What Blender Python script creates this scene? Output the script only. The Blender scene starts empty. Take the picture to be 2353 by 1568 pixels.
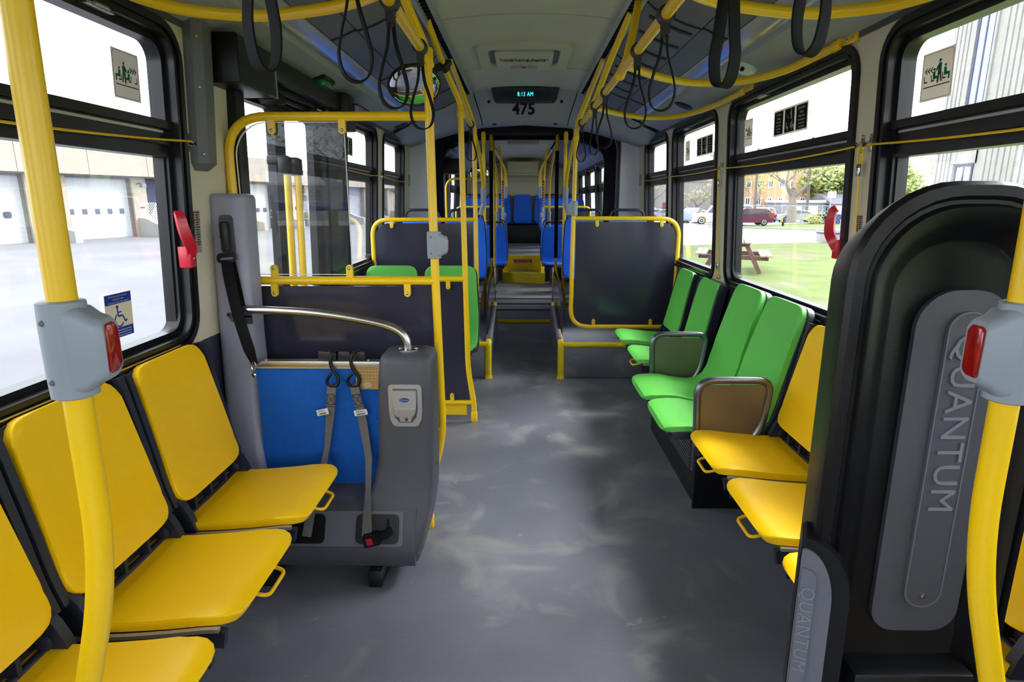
import bpy, bmesh, math, random
from mathutils import Vector, Matrix
random.seed(7)
PI = math.pi
SC = bpy.context.scene
COL = SC.collection

# ---------------------------------------------------------------- camera, sky, exposure
cd = bpy.data.cameras.new('camera')
cd.sensor_width = 36.0
cd.lens = 1380.0 / 2353.0 * 36.0
cd.clip_start = 0.05
cd.clip_end = 500
cam = bpy.data.objects.new('camera', cd)
COL.objects.link(cam)
cam.location = (-0.03, 0.0, 1.46)
cam.rotation_euler = (math.radians(90 - 13.134), 0, math.radians(0.869))
SC.camera = cam
SC.view_settings.view_transform = 'Standard'
SC.view_settings.look = 'None'
SC.view_settings.gamma = 1.0
SC.view_settings.exposure = 0.62
SC.cycles.transparent_max_bounces = 24
SC.cycles.max_bounces = 10
SC.cycles.diffuse_bounces = 6

SKY = 3.4
w = bpy.data.worlds.new('overcast_sky')
SC.world = w
w.use_nodes = True
nt = w.node_tree
nt.nodes.clear()
wo = nt.nodes.new('ShaderNodeOutputWorld')
bg = nt.nodes.new('ShaderNodeBackground')
tc = nt.nodes.new('ShaderNodeTexCoord')
nz = nt.nodes.new('ShaderNodeTexNoise')
nz.inputs['Scale'].default_value = 2.2
nz.inputs['Detail'].default_value = 5
cr = nt.nodes.new('ShaderNodeValToRGB')
cr.color_ramp.elements[0].position = 0.3
cr.color_ramp.elements[0].color = (0.78, 0.85, 0.98, 1)
cr.color_ramp.elements[1].position = 0.65
cr.color_ramp.elements[1].color = (0.94, 0.97, 1.0, 1)
nt.links.new(tc.outputs['Generated'], nz.inputs['Vector'])
nt.links.new(nz.outputs['Fac'], cr.inputs['Fac'])
nt.links.new(cr.outputs['Color'], bg.inputs['Color'])
bg.inputs['Strength'].default_value = SKY
nt.links.new(bg.outputs['Background'], wo.inputs['Surface'])

# a veiled sun on the right: its soft light comes over the window sills onto the aisle floor
sd = bpy.data.lights.new('hazy_sun', 'SUN')
sd.energy = 5.6
sd.angle = math.radians(26)
sd.color = (1.0, 0.97, 0.92)
sun = bpy.data.objects.new('hazy_sun', sd)
COL.objects.link(sun)
sun.rotation_euler = (0, math.radians(45), math.radians(30))

# ---------------------------------------------------------------- materials
def lin(c):
    c = c / 255.0
    return c / 12.92 if c <= 0.04045 else ((c + 0.055) / 1.055) ** 2.4
def rgb(r, g, b):
    return (lin(r), lin(g), lin(b), 1.0)
def mat(name, col, rough=0.5, metal=0.0, var=0.08, vscale=6.0, bump=0.0, bscale=200.0, coat=0.0, spec=0.5, sheen=0.0):
    m = bpy.data.materials.new(name)
    m.use_nodes = True
    n = m.node_tree.nodes
    L = m.node_tree.links
    b = n['Principled BSDF']
    b.inputs['Roughness'].default_value = rough
    b.inputs['Metallic'].default_value = metal
    b.inputs['Coat Weight'].default_value = coat
    b.inputs['Coat Roughness'].default_value = 0.12
    b.inputs['Specular IOR Level'].default_value = spec
    t = n.new('ShaderNodeTexCoord')
    a = n.new('ShaderNodeTexNoise')
    a.inputs['Scale'].default_value = vscale
    a.inputs['Detail'].default_value = 6
    L.new(t.outputs['Object'], a.inputs['Vector'])
    r = n.new('ShaderNodeValToRGB')
    r.color_ramp.elements[0].position = 0.3
    r.color_ramp.elements[1].position = 0.7
    r.color_ramp.elements[0].color = tuple(c * (1 - var) for c in col[:3]) + (1,)
    r.color_ramp.elements[1].color = tuple(min(1, c * (1 + var)) for c in col[:3]) + (1,)
    L.new(a.outputs['Fac'], r.inputs['Fac'])
    L.new(r.outputs['Color'], b.inputs['Base Color'])
    if bump:
        a2 = n.new('ShaderNodeTexNoise')
        a2.inputs['Scale'].default_value = bscale
        a2.inputs['Detail'].default_value = 3
        L.new(t.outputs['Object'], a2.inputs['Vector'])
        bp = n.new('ShaderNodeBump')
        bp.inputs['Strength'].default_value = bump
        bp.inputs['Distance'].default_value = 0.002
        L.new(a2.outputs['Fac'], bp.inputs['Height'])
        L.new(bp.outputs['Normal'], b.inputs['Normal'])
    return m
def glow(name, col, strength):
    m = bpy.data.materials.new(name)
    m.use_nodes = True
    b = m.node_tree.nodes['Principled BSDF']
    b.inputs['Base Color'].default_value = col
    b.inputs['Emission Color'].default_value = col
    b.inputs['Emission Strength'].default_value = strength
    return m
def glass(name, tint=(0.97, 0.985, 0.98), refl=1.0, ior=1.5):
    m = bpy.data.materials.new(name)
    m.use_nodes = True
    n = m.node_tree.nodes
    L = m.node_tree.links
    n.clear()
    o = n.new('ShaderNodeOutputMaterial')
    tr = n.new('ShaderNodeBsdfTransparent')
    tr.inputs['Color'].default_value = tint + (1,)
    gl = n.new('ShaderNodeBsdfGlossy')
    gl.inputs['Roughness'].default_value = 0.0
    gl.inputs['Color'].default_value = (refl, refl, refl, 1)
    lw = n.new('ShaderNodeLayerWeight')
    lw.inputs['Blend'].default_value = 0.5
    pw = n.new('ShaderNodeMath')
    pw.operation = 'POWER'
    pw.inputs[1].default_value = 5.0
    L.new(lw.outputs['Facing'], pw.inputs[0])
    r0 = ((ior - 1) / (ior + 1)) ** 2
    fr = n.new('ShaderNodeMath')
    fr.operation = 'MULTIPLY_ADD'
    fr.inputs[1].default_value = 1 - r0
    fr.inputs[2].default_value = r0
    L.new(pw.outputs[0], fr.inputs[0])
    mx = n.new('ShaderNodeMixShader')
    L.new(fr.outputs[0], mx.inputs['Fac'])
    L.new(tr.outputs['BSDF'], mx.inputs[1])
    L.new(gl.outputs['BSDF'], mx.inputs[2])
    L.new(mx.outputs['Shader'], o.inputs['Surface'])
    return m
M = {}
M['yellow'] = mat('yellow_paint', rgb(252, 204, 0), 0.36, var=0.0, vscale=3, coat=0.3)
M['yellow'].node_tree.nodes['Principled BSDF'].inputs['Coat Roughness'].default_value = 0.24
M['seat_yellow'] = mat('yellow_vinyl', rgb(255, 202, 0), 0.40, var=0.03, vscale=5, bump=0.12, bscale=500, spec=0.35)
M['seat_green'] = mat('green_vinyl', rgb(104, 205, 84), 0.46, var=0.04, vscale=5, bump=0.12, bscale=500)
M['seat_blue'] = mat('blue_vinyl', rgb(10, 100, 225), 0.5, var=0.06, vscale=5, bump=0.12, bscale=500)
M['panel_blue'] = mat('blue_fabric', rgb(0, 90, 185), 0.85, var=0.08, vscale=30, bump=0.4, bscale=900)
M['charcoal'] = mat('charcoal_laminate', rgb(54, 53, 68), 0.16, var=0.05, vscale=3, bump=0.03, bscale=60)
M['black'] = mat('black_plastic', rgb(22, 22, 25), 0.42, var=0.1, bump=0.1, bscale=400)
M['rubber'] = mat('black_rubber', rgb(20, 20, 24), 0.34, var=0.1, spec=0.4)
M['black_satin'] = mat('black_moulding', rgb(15, 15, 18), 0.36, var=0.08, bump=0.15, bscale=600, spec=0.35)
M['webbing'] = mat('black_webbing', rgb(13, 13, 15), 0.75, var=0.15, vscale=60, bump=0.5, bscale=700, spec=0.2)
M['gray_web'] = mat('grey_webbing', rgb(112, 110, 108), 0.75, var=0.12, vscale=60, bump=0.5, bscale=700)
M['darkshell'] = mat('dark_navy_shell', rgb(36, 40, 54), 0.4, var=0.06)
M['gray'] = mat('grey_moulding', rgb(104, 106, 116), 0.42, var=0.05, bump=0.35, bscale=700)
M['gray_dark'] = mat('dark_grey_moulding', rgb(74, 75, 83), 0.45, var=0.05, bump=0.35, bscale=700)
M['gray_lit'] = mat('lit_grey_moulding', rgb(150, 153, 170), 0.4, var=0.04, bump=0.35, bscale=700)  # lighter copy of the grey moulding; light on the tower put into the colour
M['gunmetal'] = mat('gunmetal_tube', rgb(120, 120, 128), 0.3, metal=0.9, var=0.05)
M['emboss'] = mat('highlit_grey', rgb(122, 125, 134), 0.35, var=0.03)  # lighter than the strip: highlights on the raised letters painted as colour
M['gray_light'] = mat('pale_grey_plastic', rgb(150, 158, 168), 0.38, var=0.03)
M['bluewhite'] = mat('pale_blue_white_panel', rgb(224, 230, 242), 0.45, var=0.03)
M['cream'] = mat('cream_laminate', rgb(214, 206, 182), 0.5, var=0.03, bump=0.1, bscale=300)
M['ceil'] = mat('off_white_ceiling', rgb(202, 196, 184), 0.55, var=0.03, bump=0.1, bscale=300)
M['cove'] = mat('grey_cove', rgb(112, 110, 114), 0.45, var=0.04, bump=0.1, bscale=200)
M['ledge'] = mat('pale_grey_ledge', rgb(162, 164, 172), 0.5, var=0.03)
M['lens'] = mat('frosted_light_cover', rgb(206, 212, 228), 0.2, metal=0.55, var=0.08, vscale=2.0, coat=0.6)
M['steel'] = mat('brushed_steel', rgb(190, 190, 192), 0.28, metal=1.0, var=0.06, vscale=20)
M['alu'] = mat('satin_aluminium', rgb(200, 196, 190), 0.38, metal=1.0, var=0.05, vscale=12)
M['chrome'] = mat('chrome', rgb(225, 225, 225), 0.1, metal=1.0, var=0.02)
M['silver'] = mat('silver_paint', rgb(186, 184, 182), 0.35, metal=0.6, var=0.03)
M['brown_steel'] = mat('bronze_tinted_steel_panel', rgb(128, 118, 104), 0.42, metal=0.8, var=0.12, vscale=5)
M['red'] = mat('red_plastic', rgb(205, 20, 48), 0.35, var=0.04, coat=0.3)
M['red_lens'] = mat('red_button_lens', rgb(160, 18, 20), 0.1, var=0.25, vscale=60, coat=0.8)
M['signred'] = mat('red_sign', rgb(176, 24, 30), 0.45)
M['white'] = mat('white_paint', rgb(236, 236, 236), 0.5, var=0.03)
M['white_ink'] = mat('white_ink', rgb(230, 228, 222), 0.6, var=0.0, spec=0.1)
M['black_ink'] = mat('black_ink', rgb(22, 22, 26), 0.6, var=0.0, spec=0.1)
M['gray_ink'] = mat('grey_print', rgb(120, 112, 112), 0.6, var=0.0, spec=0.1)
M['sticker'] = mat('grey_beige_sticker', rgb(186, 180, 172), 0.6, var=0.02)
def thin(m, k=0.5):
    """printed vinyl on glass: daylight shines through it"""
    n = m.node_tree.nodes
    L = m.node_tree.links
    b = n['Principled BSDF']
    o = [x for x in n if x.type == 'OUTPUT_MATERIAL'][0]
    t = n.new('ShaderNodeBsdfTranslucent')
    L.new(b.inputs['Base Color'].links[0].from_socket, t.inputs['Color'])
    x = n.new('ShaderNodeMixShader')
    x.inputs['Fac'].default_value = k
    L.new(b.outputs['BSDF'], x.inputs[1])
    L.new(t.outputs['BSDF'], x.inputs[2])
    L.new(x.outputs['Shader'], o.inputs['Surface'])
thin(M['sticker'], 0.6)
thin(M['white_ink'], 0.5)
M['green_ink'] = mat('green_ink', rgb(36, 110, 72), 0.6, var=0.0, spec=0.1)
M['blue_ink'] = mat('blue_ink', rgb(36, 62, 150), 0.6, var=0.0, spec=0.1)
M['brown_ink'] = mat('brown_ink', rgb(70, 48, 40), 0.6, var=0.0, spec=0.1)
M['step_yellow'] = mat('yellow_rubber_edge', rgb(232, 204, 0), 0.5, var=0.06, vscale=20, bump=0.2, bscale=150)
M['glass'] = glass('window_glass')
M['clear'] = glass('clear_polycarbonate', (0.97, 0.98, 0.99), 1.0, 1.42)
M['green_glass'] = mat('green_lens', rgb(20, 130, 66), 0.15, var=0.2, coat=0.5)
M['grille'] = mat('black_grille', rgb(24, 24, 28), 0.5)
M['mirror'] = mat('mirror_glass', rgb(235, 238, 240), 0.02, metal=1.0, var=0.0)
M['display'] = mat('dark_blue_display', rgb(8, 40, 72), 0.08, var=0.2, coat=0.6)
M['cyan'] = glow('cyan_digits', (0.05, 0.75, 0.85, 1), 1.6)
M['redled'] = mat('dark_red_led', rgb(90, 16, 20), 0.15, coat=0.5)
# outside
M['asphalt'] = mat('pale_asphalt', rgb(97, 97, 102), 0.9, var=0.14, vscale=0.35)
M['road'] = mat('lit_asphalt', rgb(168, 168, 172), 0.9, var=0.08, vscale=0.4)  # lighter copy of the asphalt; bright daylight put into its colour
M['concrete'] = mat('pale_concrete', rgb(150, 147, 142), 0.9, var=0.06, vscale=1.5, bump=0.3, bscale=20)
M['stucco'] = mat('beige_precast', rgb(146, 138, 128), 0.9, var=0.06, vscale=2, bump=0.3, bscale=30)
M['garage_white'] = mat('white_door_panel', rgb(186, 188, 194), 0.6, var=0.03)
M['dark_glass'] = mat('dark_window_glass', rgb(72, 78, 92), 0.08, var=0.2, vscale=1.0, coat=0.5)
M['pale_glass'] = mat('sky_tinted_glass', rgb(130, 142, 170), 0.1, var=0.15, vscale=1.0, coat=0.5)  # reflected sky painted into the pane colour
M['navy'] = mat('navy_frame', rgb(58, 58, 86), 0.5)
M['brick'] = mat('hazed_brick', rgb(196, 164, 132), 0.9, var=0.08, vscale=12)  # brick paled: distance haze and overexposure put into the base colour
M['maroon'] = mat('maroon_canopy', rgb(122, 30, 40), 0.7)
M['shingle'] = mat('grey_shingle', rgb(92, 92, 100), 0.9, var=0.15, vscale=10)
M['siding'] = mat('pale_siding', rgb(150, 152, 162), 0.8, var=0.05)
M['rusty'] = mat('brick_red_door', rgb(150, 84, 66), 0.8, var=0.08)
M['bark'] = mat('grey_bark', rgb(138, 128, 120), 0.95, var=0.25, vscale=8, bump=0.6, bscale=40)
M['leaf'] = mat('spring_leaves', rgb(170, 172, 92), 0.7, var=0.25, vscale=4)
M['leaf_dark'] = mat('dense_leaves', rgb(140, 150, 84), 0.7, var=0.3, vscale=3)
M['wood'] = mat('weathered_wood', rgb(112, 84, 76), 0.85, var=0.2, vscale=14, bump=0.3, bscale=60)
M['wood_pale'] = mat('pale_wood_boards', rgb(158, 136, 120), 0.85, var=0.12, vscale=14)
M['pole_wood'] = mat('grey_timber_pole', rgb(112, 104, 100), 0.9, var=0.15)
M['fence'] = mat('galvanised_fence', rgb(170, 172, 178), 0.45, metal=0.6)
M['tyre'] = mat('tyre_rubber', rgb(40, 40, 44), 0.8)
M['bin_blue'] = mat('blue_bin', rgb(50, 60, 120), 0.6)
M['carglass'] = mat('car_window_glass', rgb(52, 62, 82), 0.06, var=0.2, coat=0.8)
for nm, c in (('car_white', (215, 218, 226)), ('car_silver', (150, 156, 172)), ('car_maroon', (92, 24, 52)), ('car_navy', (54, 62, 92)), ('car_beige', (186, 186, 176)), ('car_gray', (110, 114, 128))):
    M[nm] = mat(nm + '_paint', rgb(*c), 0.25, var=0.02, coat=0.7)

def floor_mat():
    m = mat('grey_speckled_floor', rgb(110, 112, 123), 0.40, var=0.14, vscale=3.0)
    n = m.node_tree.nodes
    L = m.node_tree.links
    b = n['Principled BSDF']
    base = b.inputs['Base Color'].links[0].from_socket
    t = n.new('ShaderNodeTexCoord')
    def layer(src, scale, lo, hi, col, detail=2.0, dist=0.0, stretch=None):
        q = t.outputs['Object']
        if stretch:
            mp = n.new('ShaderNodeMapping')
            mp.inputs['Scale'].default_value = stretch
            mp.inputs['Rotation'].default_value = (0, 0, 0.5)
            L.new(q, mp.inputs['Vector'])
            q = mp.outputs['Vector']
        a = n.new('ShaderNodeTexNoise')
        a.inputs['Scale'].default_value = scale
        a.inputs['Detail'].default_value = detail
        a.inputs['Distortion'].default_value = dist
        L.new(q, a.inputs['Vector'])
        r = n.new('ShaderNodeMapRange')
        r.inputs['From Min'].default_value = lo
        r.inputs['From Max'].default_value = hi
        L.new(a.outputs['Fac'], r.inputs['Value'])
        x = n.new('ShaderNodeMix')
        x.data_type = 'RGBA'
        L.new(r.outputs['Result'], x.inputs['Factor'])
        L.new(src, x.inputs[6])
        x.inputs[7].default_value = col
        return x.outputs[2]
    s = layer(base, 260, 0.72, 0.76, rgb(205, 205, 210))          # pale flecks
    s = layer(s, 300, 0.70, 0.74, rgb(60, 60, 66))               # dark flecks
    s = layer(s, 3.0, 0.52, 0.92, rgb(176, 173, 168), 10, 0.8)     # dusty scuffs
    s = layer(s, 7.0, 0.68, 0.80, rgb(158, 156, 155), 9, 1.0, (1.0, 2.2, 1))   # drag marks
    L.new(s, b.inputs['Base Color'])
    return m
M['floor'] = floor_mat()
def grass_mat():
    m = mat('lawn_grass', rgb(92, 106, 47), 0.95, var=0.25, vscale=1.2)
    n = m.node_tree.nodes
    L = m.node_tree.links
    b = n['Principled BSDF']
    base = b.inputs['Base Color'].links[0].from_socket
    t = n.new('ShaderNodeTexCoord')
    a = n.new('ShaderNodeTexNoise')
    a.inputs['Scale'].default_value = 0.5
    a.inputs['Detail'].default_value = 10
    L.new(t.outputs['Object'], a.inputs['Vector'])
    r = n.new('ShaderNodeMapRange')
    r.inputs['From Min'].default_value = 0.55
    r.inputs['From Max'].default_value = 0.66
    L.new(a.outputs['Fac'], r.inputs['Value'])
    x = n.new('ShaderNodeMix')
    x.data_type = 'RGBA'
    L.new(r.outputs['Result'], x.inputs['Factor'])
    L.new(base, x.inputs[6])
    x.inputs[7].default_value = rgb(106, 97, 80)
    L.new(x.outputs[2], b.inputs['Base Color'])
    return m
M['grass'] = grass_mat()
def stripes(m, axis, scale, depth=1.0, dark=0.55):
    """fine parallel ridges (door panels, ribbed walls) as bump in object space"""
    n = m.node_tree.nodes
    L = m.node_tree.links
    b = n['Principled BSDF']
    t = n.new('ShaderNodeTexCoord')
    wv = n.new('ShaderNodeTexWave')
    wv.bands_direction = axis
    wv.inputs['Scale'].default_value = scale
    L.new(t.outputs['Object'], wv.inputs['Vector'])
    bp = n.new('ShaderNodeBump')
    bp.inputs['Strength'].default_value = depth
    bp.inputs['Distance'].default_value = 0.02
    L.new(wv.outputs['Fac'], bp.inputs['Height'])
    L.new(bp.outputs['Normal'], b.inputs['Normal'])
stripes(M['garage_white'], 'Z', 1.6, 0.18)

# ---------------------------------------------------------------- geometry helpers
OFF = {}
def fillet(pts, r, n=7):
    """round the corners of a polyline; r is one radius or one per inner corner"""
    pts = [Vector(p) for p in pts]
    out = [pts[0]]
    for i in range(1, len(pts) - 1):
        a, b, c = pts[i - 1], pts[i], pts[i + 1]
        rr = r[i - 1] if isinstance(r, (list, tuple)) else r
        d1, d2 = (a - b), (c - b)
        k = min(rr, d1.length * 0.49, d2.length * 0.49)
        p, q = b + d1.normalized() * k, b + d2.normalized() * k
        for j in range(n + 1):
            t = j / n
            out.append(p * (1 - t) ** 2 + b * 2 * t * (1 - t) + q * t ** 2)
    out.append(pts[-1])
    return out
def spline(pts, n=8):
    pts = [Vector(p) for p in pts]
    out = []
    for i in range(len(pts) - 1):
        p0 = pts[i - 1] if i else pts[i] * 2 - pts[i + 1]
        p1, p2 = pts[i], pts[i + 1]
        p3 = pts[i + 2] if i + 2 < len(pts) else pts[i + 1] * 2 - pts[i]
        for j in range(n):
            t = j / n
            out.append(0.5 * (2 * p1 + (p2 - p0) * t + (2 * p0 - 5 * p1 + 4 * p2 - p3) * t * t + (3 * p1 - p0 - 3 * p2 + p3) * t ** 3))
    out.append(pts[-1])
    return out
def rrect(x0, x1, y0, y1, r, n=6):
    """rounded rectangle loop, counter-clockwise, 4*(n+1) points; r one radius or four (bl, br, tr, tl)"""
    rs = r if isinstance(r, (list, tuple)) else (r,) * 4
    out = []
    for k, (cx, cy, a0) in enumerate(((x0 + rs[0], y0 + rs[0], PI), (x1 - rs[1], y0 + rs[1], 1.5 * PI), (x1 - rs[2], y1 - rs[2], 0), (x0 + rs[3], y1 - rs[3], PI / 2))):
        for j in range(n + 1):
            a = a0 + PI / 2 * j / n
            out.append((cx + rs[k] * math.cos(a), cy + rs[k] * math.sin(a)))
    return out
class MB:
    def __init__(s):
        s.b = bmesh.new()
        s.mi = 0
    def face(s, vs):
        try:
            f = s.b.faces.new(vs)
            f.material_index = s.mi
            return f
        except ValueError:
            return None
    def box(s, x0, x1, y0, y1, z0, z1, bev=0.0, seg=2):
        v = [s.b.verts.new(p) for p in ((x0, y0, z0), (x1, y0, z0), (x1, y1, z0), (x0, y1, z0), (x0, y0, z1), (x1, y0, z1), (x1, y1, z1), (x0, y1, z1))]
        fs = [s.face([v[i] for i in q]) for q in ((3, 2, 1, 0), (4, 5, 6, 7), (0, 1, 5, 4), (1, 2, 6, 5), (2, 3, 7, 6), (3, 0, 4, 7))]
        if bev:
            es = list({e for f in fs for e in f.edges})
            r = bmesh.ops.bevel(s.b, geom=es, offset=bev, segments=seg, profile=0.5, affect='EDGES')
            for f in r['faces']:
                f.material_index = s.mi
        return s
    def loops(s, ls, caps=(True, True), closed=True):
        """bridge successive loops of equal length"""
        vl = [[s.b.verts.new(p) for p in l] for l in ls]
        n = len(vl[0])
        for a, b in zip(vl, vl[1:]):
            for i in range(n if closed else n - 1):
                j = (i + 1) % n
                s.face((a[i], a[j], b[j], b[i]))
        if caps[0]:
            s.face(vl[0][::-1])
        if caps[1]:
            s.face(vl[-1])
        return s
    def ring(s, f, outer, inner, d0, d1):
        """solid ring between two 2D loops; f(u, v, d) -> 3D"""
        s.loops([[f(u, v, d0) for u, v in outer], [f(u, v, d1) for u, v in outer], [f(u, v, d1) for u, v in inner], [f(u, v, d0) for u, v in inner], [f(u, v, d0) for u, v in outer]], (False, False))
        return s
    def prism(s, f, poly, d0, d1, bev=0.0, seg=2):
        n0 = set(s.b.edges) if bev else None
        s.loops([[f(u, v, d0) for u, v in poly], [f(u, v, d1) for u, v in poly]])
        if bev:
            top = [e for e in s.b.edges if e not in n0 and e.is_manifold and e.calc_face_angle(0) > 0.9]
            r = bmesh.ops.bevel(s.b, geom=top, offset=bev, segments=seg, profile=0.5, affect='EDGES')
            for q in r['faces']:
                q.material_index = s.mi
        return s
    def tube(s, pts, r, seg=12, caps=True):
        pts = [Vector(p) for p in pts]
        pts = [p for i, p in enumerate(pts) if i == 0 or (p - pts[i - 1]).length > 1e-6]
        T = []
        for i in range(len(pts)):
            a = pts[max(0, i - 1)]
            b = pts[min(len(pts) - 1, i + 1)]
            T.append((b - a).normalized())
        up = Vector((0, 0, 1)) if abs(T[0].z) < 0.9 else Vector((1, 0, 0))
        N = (up - T[0] * up.dot(T[0])).normalized()
        ls = []
        for i, p in enumerate(pts):
            N = (N - T[i] * N.dot(T[i])).normalized()
            B = T[i].cross(N)
            rr = r[i] if isinstance(r, (list, tuple)) else r
            ls.append([p + (N * math.cos(2 * PI * k / seg) + B * math.sin(2 * PI * k / seg)) * rr for k in range(seg)])
        s.loops(ls, (caps, caps))
        return s
    def strap(s, pts, wvec, wid, th):
        """flat band along a path; wvec is the width direction (one vector or one per point)"""
        pts = [Vector(p) for p in pts]
        ls = []
        for i, p in enumerate(pts):
            t = (pts[min(i + 1, len(pts) - 1)] - pts[max(i - 1, 0)]).normalized()
            wv = Vector(wvec[i] if isinstance(wvec, list) else wvec)
            wv = (wv - t * wv.dot(t)).normalized()
            n = t.cross(wv)
            ww = wid[i] if isinstance(wid, list) else wid
            ls.append([p + wv * ww / 2 + n * th / 2, p - wv * ww / 2 + n * th / 2, p - wv * ww / 2 - n * th / 2, p + wv * ww / 2 - n * th / 2])
        s.loops(ls)
        return s
    def lathe(s, c, axis, prof, seg=20):
        """prof: (radius, distance along axis) pairs"""
        c = Vector(c)
        ax = Vector(axis).normalized()
        u = Vector((0, 0, 1)) if abs(ax.z) < 0.9 else Vector((1, 0, 0))
        u = (u - ax * u.dot(ax)).normalized()
        v = ax.cross(u)
        s.loops([[c + ax * d + (u * math.cos(2 * PI * k / seg) + v * math.sin(2 * PI * k / seg)) * max(r, 1e-4) for k in range(seg)] for r, d in prof])
        return s
    def screw(s, c, axis, r=0.006):
        return s.lathe(c, axis, ((r, -0.002), (r, 0.001), (r * 0.75, 0.003), (r * 0.2, 0.0038)), 10)
    def quad(s, a, b, c, d):
        s.face([s.b.verts.new(p) for p in (a, b, c, d)])
        return s
    def build(s, name, m, parent=None, smooth=40, offset=None):
        bmesh.ops.recalc_face_normals(s.b, faces=s.b.faces)
        me = bpy.data.meshes.new(name)
        s.b.to_mesh(me)
        s.b.free()
        for x in (m if isinstance(m, (list, tuple)) else (m,)):
            me.materials.append(x)
        if smooth:
            me.polygons.foreach_set('use_smooth', [True] * len(me.polygons))
            me.set_sharp_from_angle(angle=math.radians(smooth))
        o = bpy.data.objects.new(name, me)
        COL.objects.link(o)
        if parent is not None:
            o.parent = parent
            OFF[o.name] = OFF[parent.name]
            me.transform(Matrix.Translation(-OFF[parent.name]))
        else:
            vs = [v.co for v in me.vertices]
            c = Vector(((min(v.x for v in vs) + max(v.x for v in vs)) / 2, (min(v.y for v in vs) + max(v.y for v in vs)) / 2, min(v.z for v in vs)))
            me.transform(Matrix.Translation(-c))
            o.location = c
            OFF[o.name] = c
        return o
def tag(o, label, cat, group=None, kind=None):
    o['label'] = label
    o['category'] = cat
    if group:
        o['group'] = group
    if kind:
        o['kind'] = kind
    return o
def struct(o):
    o['kind'] = 'structure'
    return o
def thing(name, loc, label, cat, group=None):
    o = bpy.data.objects.new(name, None)
    o.empty_display_size = 0.1
    COL.objects.link(o)
    o.location = loc
    OFF[o.name] = Vector(loc)
    return tag(o, label, cat, group)
KIDS = {}
def copy_tree(o, parent=None):
    c = o.copy()
    COL.objects.link(c)
    if parent is not None:
        c.parent = parent
    for ch in [x for x in COL.objects if x.parent == o]:
        copy_tree(ch, c)
    return c
def dup(root, loc, rz, label, cat=None, group=None):
    c = copy_tree(root)
    c.location = loc
    c.rotation_euler = (0, 0, rz)
    c['label'] = label
    if cat:
        c['category'] = cat
    if group:
        c['group'] = group
    return c
def text(name, body, size, origin, right, up, m, parent, ext=0.0006, align='CENTER', sx=1.0, spacing=1.0, linesp=1.0, bold=0.0):
    c = bpy.data.curves.new('t', 'FONT')
    c.body = body
    c.size = size
    c.extrude = ext
    c.offset = bold
    c.resolution_u = 3
    c.align_x = align
    c.align_y = 'CENTER'
    c.space_character = spacing
    c.space_line = linesp
    t = bpy.data.objects.new('t', c)
    COL.objects.link(t)
    bpy.context.view_layer.update()
    dg = bpy.context.evaluated_depsgraph_get()
    me = bpy.data.meshes.new_from_object(t.evaluated_get(dg))
    bpy.data.objects.remove(t)
    bpy.data.curves.remove(c)
    r = Vector(right).normalized()
    u = Vector(up).normalized()
    n = r.cross(u)
    mt = Matrix.Identity(4)
    for i in range(3):
        mt[i][0], mt[i][1], mt[i][2], mt[i][3] = r[i] * sx, u[i], n[i], Vector(origin)[i]
    me.transform(mt)
    me.name = name
    me.materials.clear()
    me.materials.append(m)
    o = bpy.data.objects.new(name, me)
    COL.objects.link(o)
    if parent is not None:
        o.parent = parent
        OFF[o.name] = OFF[parent.name]
        me.transform(Matrix.Translation(-OFF[parent.name]))
    return o
class Flat(MB):
    """thin relief on a plane: origin, right, up; n = right x up points at the viewer"""
    def __init__(s, origin, right, up):
        super().__init__()
        s.o = Vector(origin)
        s.r = Vector(right).normalized()
        s.u = Vector(up).normalized()
        s.n = s.r.cross(s.u)
    def f(s, a, b, d):
        return s.o + s.r * a + s.u * b + s.n * d
    def poly(s, pts, d0=0.0, d1=0.001, bev=0.0):
        s.prism(s.f, pts, d0, d1, bev)
        return s
    def rr(s, x0, x1, y0, y1, r=0.002, d0=0.0, d1=0.001, bev=0.0):
        return s.poly(rrect(x0, x1, y0, y1, r, 4), d0, d1, bev)
    def disc(s, x, y, r, d0=0.0, d1=0.001, n=16):
        return s.poly([(x + r * math.cos(2 * PI * k / n), y + r * math.sin(2 * PI * k / n)) for k in range(n)], d0, d1)
    def line(s, pts, wd, d0=0.0, d1=0.001):
        for (a, b), (c, d) in zip(pts, pts[1:]):
            L = math.hypot(c - a, d - b)
            nx, ny = -(d - b) / L * wd / 2, (c - a) / L * wd / 2
            s.poly([(a + nx, b + ny), (a - nx, b - ny), (c - nx, d - ny), (c + nx, d + ny)], d0, d1)
        return s
# ================================================================ the bus shell
FZ = 0.04            # floor level
Y0, Y1 = -2.6, 6.4   # front section
YR0, YR1 = 8.4, 14.1 # rear section
def wx(z):
    return 1.215 - 0.05 * max(0.0, z - 0.95)
def wf(side):
    """wall surface: u = along the bus, v = height, d = towards the aisle"""
    def f(u, v, d):
        return Vector((side * (wx(v) - d), u, v))
    return f
def wbox(mb, side, y0, y1, z0, z1, d0, d1):
    f = wf(side)
    mb.loops([[f(y0, z0, d), f(y1, z0, d), f(y1, z1, d), f(y0, z1, d)] for d in (d0, d1)])
    return mb

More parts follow.
